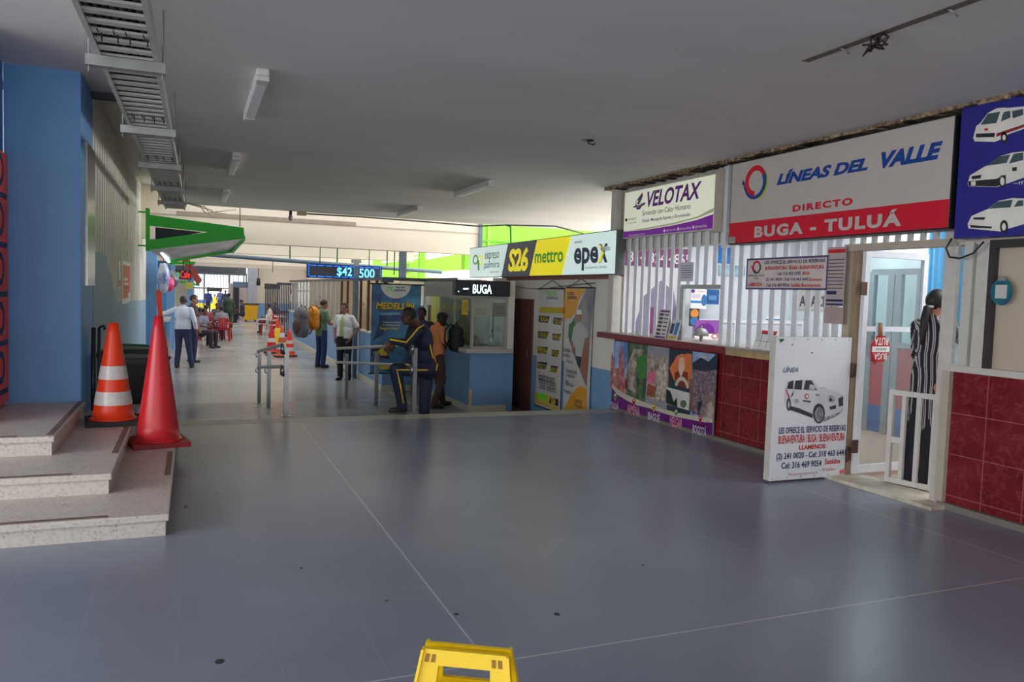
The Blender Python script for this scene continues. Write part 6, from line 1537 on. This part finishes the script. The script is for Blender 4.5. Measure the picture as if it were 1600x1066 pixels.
for z_ in (2.3, 2.95): mb.box((-.985, YC+.02, z_), (cy(232, 360).x, YC+.07, z_+.03), GREEN)
part(mb, 'near_frame', t)
mb = MB(); a_, b_, c_, d_ = cy(232, 391), cy(381, 373), ony(362, 392, YC+1), ony(262, 408, YC+1)
mb.prism([a_, b_, c_, d_], (0, 0, .03), M('canopy_sheet', (190, 184, 186), .25, .2, var=.3, scale=2)); part(mb, 'underside', t, 'shiny pale underside')
mb = MB(); mb.bar(d_, c_, .08, .08, GREEN); part(mb, 'far_frame', t)
mb = MB(); mb.bar(b_+Vector((0, .1, .02)), c_, .07, .10, GREEN); part(mb, 'front_beam', t)
mb = MB(); mb.prism([cy(242, 354), cy(318, 362), cy(242, 375)], (0, .02, 0), M('canopy_dark', (28, 36, 60), .5)); mb.v = [(x, y+.2, z) for x, y, z in mb.v]; part(mb, 'dark_panel', t)
mb = MB(); q = cy(375, 354); mb.tube([(q.x, YC+.05, q.z), (q.x, YC+.05, 4.3)], .012, GALV, 6); part(mb, 'hanger_rod', t)
mb = MB(); mb.tube([cy(252, 394, YC+.3), cy(264, 409, YC+.9)], .03, M('tube_light', (226, 240, 236), .3, emit=2.0), 8); part(mb, 'tube_lamp', t)
# shop fronts along the left
mb = MB()
for x0, x1, Y in ((232, 245, 20.0), (263, 273, 27.0), (295, 303, 38.0)):
    a, b_ = ony(x0, 450, Y), ony(x1, 450, Y); mb.box((a.x-.05, Y, ZL), (b_.x, Y+.35, 4.0), BLUE)
mb.box((-3.2, 20.0, ZL), (-3.0, 56, 4.0), CREAM); mb.box((-3.2, 26.9, ZL), (-1.05, 27.0, 2.0), M('shop_blue_light', (70, 140, 200), .5)); mb.box((-3.0, 37.9, ZL), (-.9, 38.0, 3.0), M('shop_blue_light', (70, 140, 200)))
struct(mb, 'wall_shops')
YSH = 20.6
t = thing('snack_shelf', 'cluttered glass snack counter of the shop beside the pale shirted man', 'shop counter', (-.9, 21.2, ZL))
a, b_ = ony(246, 500, 21.2), ony(262, 500, 21.2)
mb = MB(); mb.box((a.x-.5, 21.0, ZL), (b_.x+.02, 23.4, ZL+.5), M('counter_base', (150, 146, 140), .5)); part(mb, 'base', t)
mb = MB(); mb.box((a.x-.5, 21.0, ZL+.5), (b_.x+.02, 23.4, ZL+1.15), GLASS); part(mb, 'glass_case', t)
mb = MB(); mb.box((a.x-.5, 20.98, ZL+1.15), (b_.x+.04, 23.42, ZL+1.19), ALU); part(mb, 'top', t)
for i in range(14):
    x = a.x-.4+.9*((i*37 % 10)/10)*.6; y = 21.15+.15*i; mb = MB(); h = .08+.1*((i*7) % 5)/5
    mb.box((x, y, ZL+.5+(i % 2)*.0), (x+.12, y+.1, ZL+.5+h), M('snack_%d' % (i % 5), ((200, 60, 60), (230, 200, 190), (220, 150, 160), (90, 60, 60), (240, 235, 230))[i % 5], .4)); solo(mb, 'snack_packet', 'small colourful snack packet inside the glass snack counter', 'snack', group='snacks in the counter')
def hang(name, label, cat, px, py, Y, r, mat, cap_=None, seg=18):
    c = ony(px, py, Y); mb = MB(); bm = bmesh.new(); bmesh.ops.create_icosphere(bm, subdivisions=3, radius=1)
    for v in bm.verts:
        k = 1+.08*math.sin(7*v.co.x+5*v.co.z)*math.cos(6*v.co.y); v.co = Vector((c.x+v.co.x*r[0]*k, c.y+v.co.y*r[1]*k, c.z+v.co.z*r[2]*k))
    mb.bm(bm, mat, True); t = thing(name, label, cat, tuple(c)); part(mb, 'body', t)
    mb = MB(); mb.tube([(c.x, c.y, c.z+r[2]*.9), (c.x, c.y, c.z+r[2]+.5)], .008, DARK, 6); part(mb, 'string', t); return t
PLS = M('clear_plastic_bag', (176, 184, 206), .2, col2=(96, 112, 170), scale=4)
hang('toy_bag', 'plastic wrapped bag of toys hanging at the shop post', 'bag', 255, 435, 19.87, (.14, .14, .36), PLS)
hang('balloon', 'dark grey balloon hanging behind the bag of toys', 'balloon', 266, 437, 21.6, (.20, .20, .24), M('balloon_grey', (92, 96, 106), .3))
hang('flower_ball', 'red and pink paper flower ball in front of the dark balloon', 'decoration', 264, 444, 21.0, (.12, .12, .18), M('flower_red', (226, 30, 60), .5, col2=(240, 80, 140), scale=6))
c = ony(249, 473, 19.985); mb = MB(); mb.obox((c.x, 19.985, c.z), (1, 0, 0), (0, 1, 0), (-.06, 0, 1), .055, .01, .30, M('strip_orange', (250, 72, 20), .5)); solo(mb, 'hanging_banner', 'small neon orange strip hanging at the shop post', 'banner')
t = thing('cafe_sign', 'black shop sign with a green cup and red lettering reading Cafe', 'sign', tuple(ony(286, 429, 24)))
a, b_ = ony(273, 422, 24), ony(299, 437, 24); mb = MB(); mb.box((a.x, 24, b_.z), (b_.x, 24.08, a.z), BLACK); part(mb, 'board', t)
A = artY(24.0); A.tpx('Cafe', 282, 434, 297, 424, M('neon_red', (240, 40, 40), .5, emit=1.0, var=0), bold=.0); letter(A, t); c = A.inv(278, 430); A.ell(c[0], c[1], .05, .09, M('neon_green', (20, 160, 70), .5, emit=.4), 2); part(A.mb, 'cup_mark', t)
mb = MB(); mb.tube([((a.x+b_.x)/2, 24.04, a.z), ((a.x+b_.x)/2, 24.04, 4.0)], .012, DARK, 6); part(mb, 'hanger_rod', t)
t = thing('red_roof_sign', 'slanting red roof shaped shop board above the cafe sign', 'board', tuple(ony(300, 430, 26))); mb = MB()
mb.prism([ony(*p, 26) for p in ((283, 405), (292, 402), (316, 438), (309, 447))], (0, .15, 0), M('roof_red', (176, 70, 64), .5)); part(mb, 'board', t)
mb = MB(); mb.bar(ony(262, 411, 25.9), ony(305, 411, 25.9), .08, .08, GREEN); part(mb, 'green_bar', t)
mb = MB(); mb.bar(ony(281, 440, 25.9), ony(312, 446, 25.9), .06, .06, GREEN); part(mb, 'green_bar', t)
c = ony(296, 420, 26); mb = MB(); mb.tube([(c.x, 26.05, c.z), (c.x, 26.05, 4.0)], .012, DARK, 6); part(mb, 'hanger_rod', t)
t = thing('shop_poster', 'yellow green menu poster under the cafe sign', 'poster', tuple(ony(295, 448, 24.5))); a, b_ = ony(290, 441, 24.5), ony(302, 452, 24.5); mb = MB(); mb.box((a.x, 24.5, b_.z), (b_.x, 24.52, a.z), M('menu_yellow', (170, 170, 70), .5)); part(mb, 'sheet', t)
mb = MB(); mb.tube([((a.x+b_.x)/2, 24.51, a.z), ((a.x+b_.x)/2, 24.51, 4.0)], .01, DARK, 6); part(mb, 'string', t)

# cones by the left handrail
def fcone(px, py, mat, bands, label, h=.75): 
    q = onz(px, py, ZL); return cone((q.x, q.y, ZL), h, .17, .03, mat, RUB if bands else mat, .2, .1, bands, label, 'cones beyond the left handrail')
fcone(424, 552, REDC, [(.35, .5)], 'plain red orange cone leftmost in the cluster beyond the handrail', .9); fcone(440, 558, M('cone_faded', (206, 92, 62), .5), [(.2, .42), (.6, .75)], 'faded orange cone in front of the cone cluster beyond the handrail', .95)
fcone(452, 557, ORANGE, [(.14, .3), (.45, .58)], 'orange striped cone rightmost in the cluster beyond the handrail', .8); fcone(433, 545, ORANGE, [(.5, .65)], 'orange cone at the back of the cluster beyond the handrail', 1.05)
q = onz(434, 549, ZL); t = thing('wet_floor_sign', 'yellow folding floor sign standing among the far cones', 'floor sign', (q.x, q.y, ZL))
for s_ in (-1, 1):
    mb = MB(); mb.prism([(q.x-.14, q.y+s_*.16, ZL), (q.x+.14, q.y+s_*.16, ZL), (q.x+.10, q.y+s_*.02, ZL+.75), (q.x-.10, q.y+s_*.02, ZL+.75)], (0, s_*.015, 0), YEL); part(mb, 'leaf', t)

# plastic tables and chairs
RCH = M('chair_red', (178, 28, 44), .4, var=.05); WCH = M('chair_white', (206, 200, 196), .4)
def chair0(mat, label, group):
    t = thing('plastic_chair', label, 'chair', (0, 0, 0), group)
    mb = MB(); mb.box((-.22, -.22, .42), (.22, .22, .45), mat, .012); part(mb, 'seat', t)
    mb = MB()
    mb.tube([(-.21, -.2, .43), (-.22, -.27, .66), (-.16, -.30, .84), (0, -.31, .88), (.16, -.30, .84), (.22, -.27, .66), (.21, -.2, .43)], .022, mat, 8)
    for x in (-.12, -.04, .04, .12): mb.box((x-.025, -.305, .45), (x+.025, -.285, .86), mat)
    part(mb, 'backrest', t)
    for x in (-1, 1):
        for y in (-1, 1):
            mb = MB(); mb.bar((x*.19, y*.19, .42), (x*.23, y*.23, 0), .045, .045, mat); part(mb, 'leg', t)
        mb = MB(); mb.tube([(x*.22, -.26, .64), (x*.25, .0, .65), (x*.24, .2, .62), (x*.23, .2, .44)], .02, mat, 7); part(mb, 'armrest', t)
    return t
rc = chair0(RCH, 'red plastic chair nearest the camera at the left table group', 'red plastic chairs in the far hall')
spots = [(321, 531, 0.1, 'red plastic chair nearest the camera, left of the far table group'), (345, 533, 0.3, 'red plastic chair seen from behind, second in the far table group'), (351, 531, -.2, 'red plastic chair right of the far table group, next to the standing woman'), (316, 524, 1.2, 'red plastic chair turned sideways at the left end of the table group'), (416, 523, 1.6, 'red plastic chair at the table on the right of the far hall'), (436, 518, 2.6, 'red plastic chair behind the right table of the far hall')]
for i, (x, y, rz, lab) in enumerate(spots):
    q = onz(x, y, ZL)
    if i == 0: rc.location = q; rc.rotation_euler = (0, 0, rz); rc['label'] = lab
    else: dup(rc, q, rz, lab)
wc = chair0(WCH, 'x', 'pale plastic chairs in the far hall')
for i, (x, y, rz, lab) in enumerate([(409, 522, 1.5, 'pale plastic chair leftmost at the right table of the far hall'), (334, 528, -.6, 'pale plastic chair between the red ones at the far left table'), (428, 524, -2.0, 'pale plastic chair beside the far cones')]):
    q = onz(x, y, ZL)
    if i == 0: wc.location = q; wc.rotation_euler = (0, 0, rz); wc['label'] = lab
    else: dup(wc, q, rz, lab)
def table(px, py, label, mat):
    q = onz(px, py, ZL); t = thing('plastic_table', label, 'table', (q.x, q.y, ZL), 'plastic tables in the far hall')
    mb = MB(); mb.box((q.x-.4, q.y-.4, ZL+.70), (q.x+.4, q.y+.4, ZL+.74), mat, .015); part(mb, 'top', t)
    for x in (-1, 1):
        for y in (-1, 1): mb = MB(); mb.bar((q.x+x*.32, q.y+y*.32, ZL+.7), (q.x+x*.36, q.y+y*.36, ZL), .05, .05, mat); part(mb, 'leg', t)
table(333, 526, 'pale plastic table among the red chairs on the left', WCH); table(432, 519, 'pale plastic table by the right wall behind the far cones', WCH)

# people far away
def far(label, px, py, rz, pose, top, bottom, look=None, vox=.022, skin=(110, 76, 62), sc=1.0, z=ZL, slv='short', hair=(24, 20, 20), X=None, group=None, fat=1.0):
    q = onz(px, py, z) if X is None else X
    return person(label, (q[0], q[1], z), rz, pose, skin=skin, hair=(hair, 'short'), top=(top, slv), bottom=bottom, look=look, vox=vox, detail=False, sc=sc, group=group, fat=fat)
far('person in dark clothes sitting at the left wall of the far hall', 308, 541, -1.2, SIT, (48, 46, 62), (36, 36, 44)); far('person in grey top and dark trousers sitting beside the left wall', 316, 543, -2.2, SIT, (120, 126, 142), (40, 40, 50))
far('person in grey shirt sitting on a red chair with back turned', 346, 533, .2, SIT, (140, 134, 146), (60, 60, 80)); far('person in reddish top sitting on the red chair left of the table', 322, 531, .1, SIT, (150, 70, 78), (60, 40, 50))
far('person sitting across the left table with face towards the camera', 339, 521, 3.1, SIT, (100, 90, 100), (50, 50, 60)); far('woman in dark green dress walking away across the far hall', 357, 515, .1, STAND, (50, 70, 54), (50, 70, 54), fat=1.25, sc=1.0)
far('person in dark clothes leaning back on a seat near the yellow bin', 379, 505, 1.2, SIT, (40, 42, 56), (40, 40, 52)); far('person in pale top sitting at the right table of the far hall', 422, 520, 1.4, SIT, (196, 180, 170), (60, 50, 60)); far('person in dark top sitting behind the right table', 430, 514, 2.6, SIT, (60, 54, 66), (40, 40, 50))
for px, py, lab, col in ((325, 490, 'person in blue standing in the bright far gateway, leftmost', (40, 60, 130)), (344, 487, 'person in dark clothes standing in the middle of the bright gateway', (60, 70, 110)), (352, 491, 'person bending at the right side of the bright gateway', (50, 60, 90)), (361, 492, 'person with a bag at the right edge of the bright gateway', (60, 70, 100))):
    far(lab, px, py, 3.0, STAND, col, (36, 40, 64), vox=.03, slv='long')
# yellow bin, far gate
q = onz(391, 503, ZL); t = thing('yellow_bin', 'yellow rubbish container at the blue far wall', 'bin', (q.x, q.y, ZL)); mb = MB(); mb.prism([(q.x-.35, q.y-.3, ZL+.12), (q.x+.35, q.y-.3, ZL+.12), (q.x+.42, q.y-.3, ZL+1.0), (q.x-.42, q.y-.3, ZL+1.0)], (0, .6, 0), M('bin_yellow', (214, 160, 20), .45)); part(mb, 'body', t)
mb = MB(); mb.box((q.x-.45, q.y-.33, ZL+1.0), (q.x+.45, q.y+.33, ZL+1.08), M('bin_dark_lid', (70, 66, 50), .5)); part(mb, 'lid', t)
for x in (-.25, .25): mb = MB(); mb.box((q.x+x-.04, q.y-.25, ZL), (q.x+x+.04, q.y-.15, ZL+.12), RUB); part(mb, 'wheel', t)
t = thing('far_gate', 'tall white barred gate closing the bright end of the hall', 'gate', (1.4, 55.6, ZL)); GB = M('gate_blue_grey', (120, 130, 150), .5)
for k in range(36):
    x = -.15+k*.1; zb = 1.35 if .75 < x < 2.3 else ZL; mb = MB(); mb.box((x-.018, 55.58, zb), (x+.018, 55.62, 2.4), GB); part(mb, 'bar', t)
mb = MB(); 
for z in (1.35, 2.3): mb.box((-.2, 55.56, z-.04), (3.4, 55.64, z+.04), GB)
for x in (-.2, .75, 2.3, 3.38): mb.box((x-.05, 55.56, ZL), (x+.05, 55.64, 2.4), GB)
part(mb, 'frame', t)
mb = MB(); a, b_ = ony(323, 449, 55.4), ony(347, 456, 55.4); mb.box((a.x, 55.4, b_.z), (b_.x, 55.45, a.z), M('plate_grey', (96, 92, 88), .6)); part(mb, 'name_plate', t)
a, b_ = ony(364, 440, 50), ony(389, 450, 50); t = thing('hanging_sign', 'grey box sign hung under the far lintel', 'sign', (a.x, 50, b_.z)); mb = MB(); mb.box((a.x, 50, b_.z), (b_.x, 50.2, a.z), M('sign_grey_blue', (86, 100, 122), .5)); part(mb, 'board', t); mb = MB(); mb.tube([(a.x+.3, 50.1, a.z), (a.x+.3, 50.1, 4.0)], .03, GALV, 6); mb.tube([(b_.x-.3, 50.1, a.z), (b_.x-.3, 50.1, 4.0)], .03, GALV, 6); part(mb, 'hanger_rod', t)
mb = MB(); a = ony(394, 470, 49.8); mb.box((a.x-.25, 49.8, ZL), (a.x+.25, 50.3, 4.0), M('pillar_grey', (150, 150, 160), .5)); struct(mb, 'trim_7')
mb = MB(); a = ony(380, 470, 52); mb.box((a.x-.9, 52, ZL), (a.x+.3, 52.1, 1.7), M('pink_wall', (200, 186, 190), .5)); mb.box((a.x-.6, 51.95, ZL), (a.x-.25, 52, 1.5), M('dark_opening', (50, 50, 64), .5)); struct(mb, 'trim_8')
# street beyond: yellow kerb barrier
t = thing('road_barrier', 'low yellow barrier on the bright street beyond the gate', 'barrier', (1.5, 72, ZL)); mb = MB(); mb.box((-1.0, 72, ZL), (3.2, 72.3, -.02), M('kerb_yellow', (246, 206, 30), .5)); part(mb, 'wall', t); mb = MB(); mb.box((-1.2, 72.3, -.02), (3.4, 72.5, .25), M('barrier_blue', (70, 110, 190), .5)); part(mb, 'rail', t)
q = onz(336, 488, ZL); far('person in yellow sitting by the barrier in the street', 336, 480, 3.1, SIT, (246, 206, 40), (240, 200, 40), X=(ony(335.5, 470, 70).x, 70, 0), vox=.03)
# dark barred screens at the end of the offices
t = thing('turnstile_cage', 'dark steel barred cage with bright gaps beyond the glass partition', 'cage', (3.3, 34, ZL))
for k in range(9):
    mb = MB(); a = ony(434+k*2.7, 500, 34.0); mb.box((a.x-.02, 34, ZL), (a.x+.02, 34.06, 1.75), M('cage_steel', (70, 72, 84), .4, .5)); part(mb, 'bar', t)
mb = MB(); a, b_ = ony(432, 500, 34), ony(458, 500, 34)
for z in (ZL+.05, .55, 1.72): mb.box((a.x, 33.98, z-.05), (b_.x, 34.08, z+.05), M('cage_steel', (70, 72, 84)))
part(mb, 'frame', t)
t = thing('barred_screen', 'dark barred window screen at the rear right of the far hall', 'screen', (3.4, 46, ZL))
for k in range(8):
    mb = MB(); a = ony(415+k*2.6, 480, 46); mb.box((a.x-.03, 46, ZL), (a.x+.03, 46.08, 1.6), M('cage_dark', (60, 58, 62), .5)); part(mb, 'bar', t)
mb = MB(); a, b_ = ony(413, 480, 46), ony(436, 480, 46); mb.box((a.x, 46, 1.45), (b_.x, 46.1, 1.75), M('cage_dark', (60, 58, 62))); mb.box((a.x, 46, ZL), (b_.x, 46.1, ZL+.1), MATS['cage_dark']); part(mb, 'frame', t)
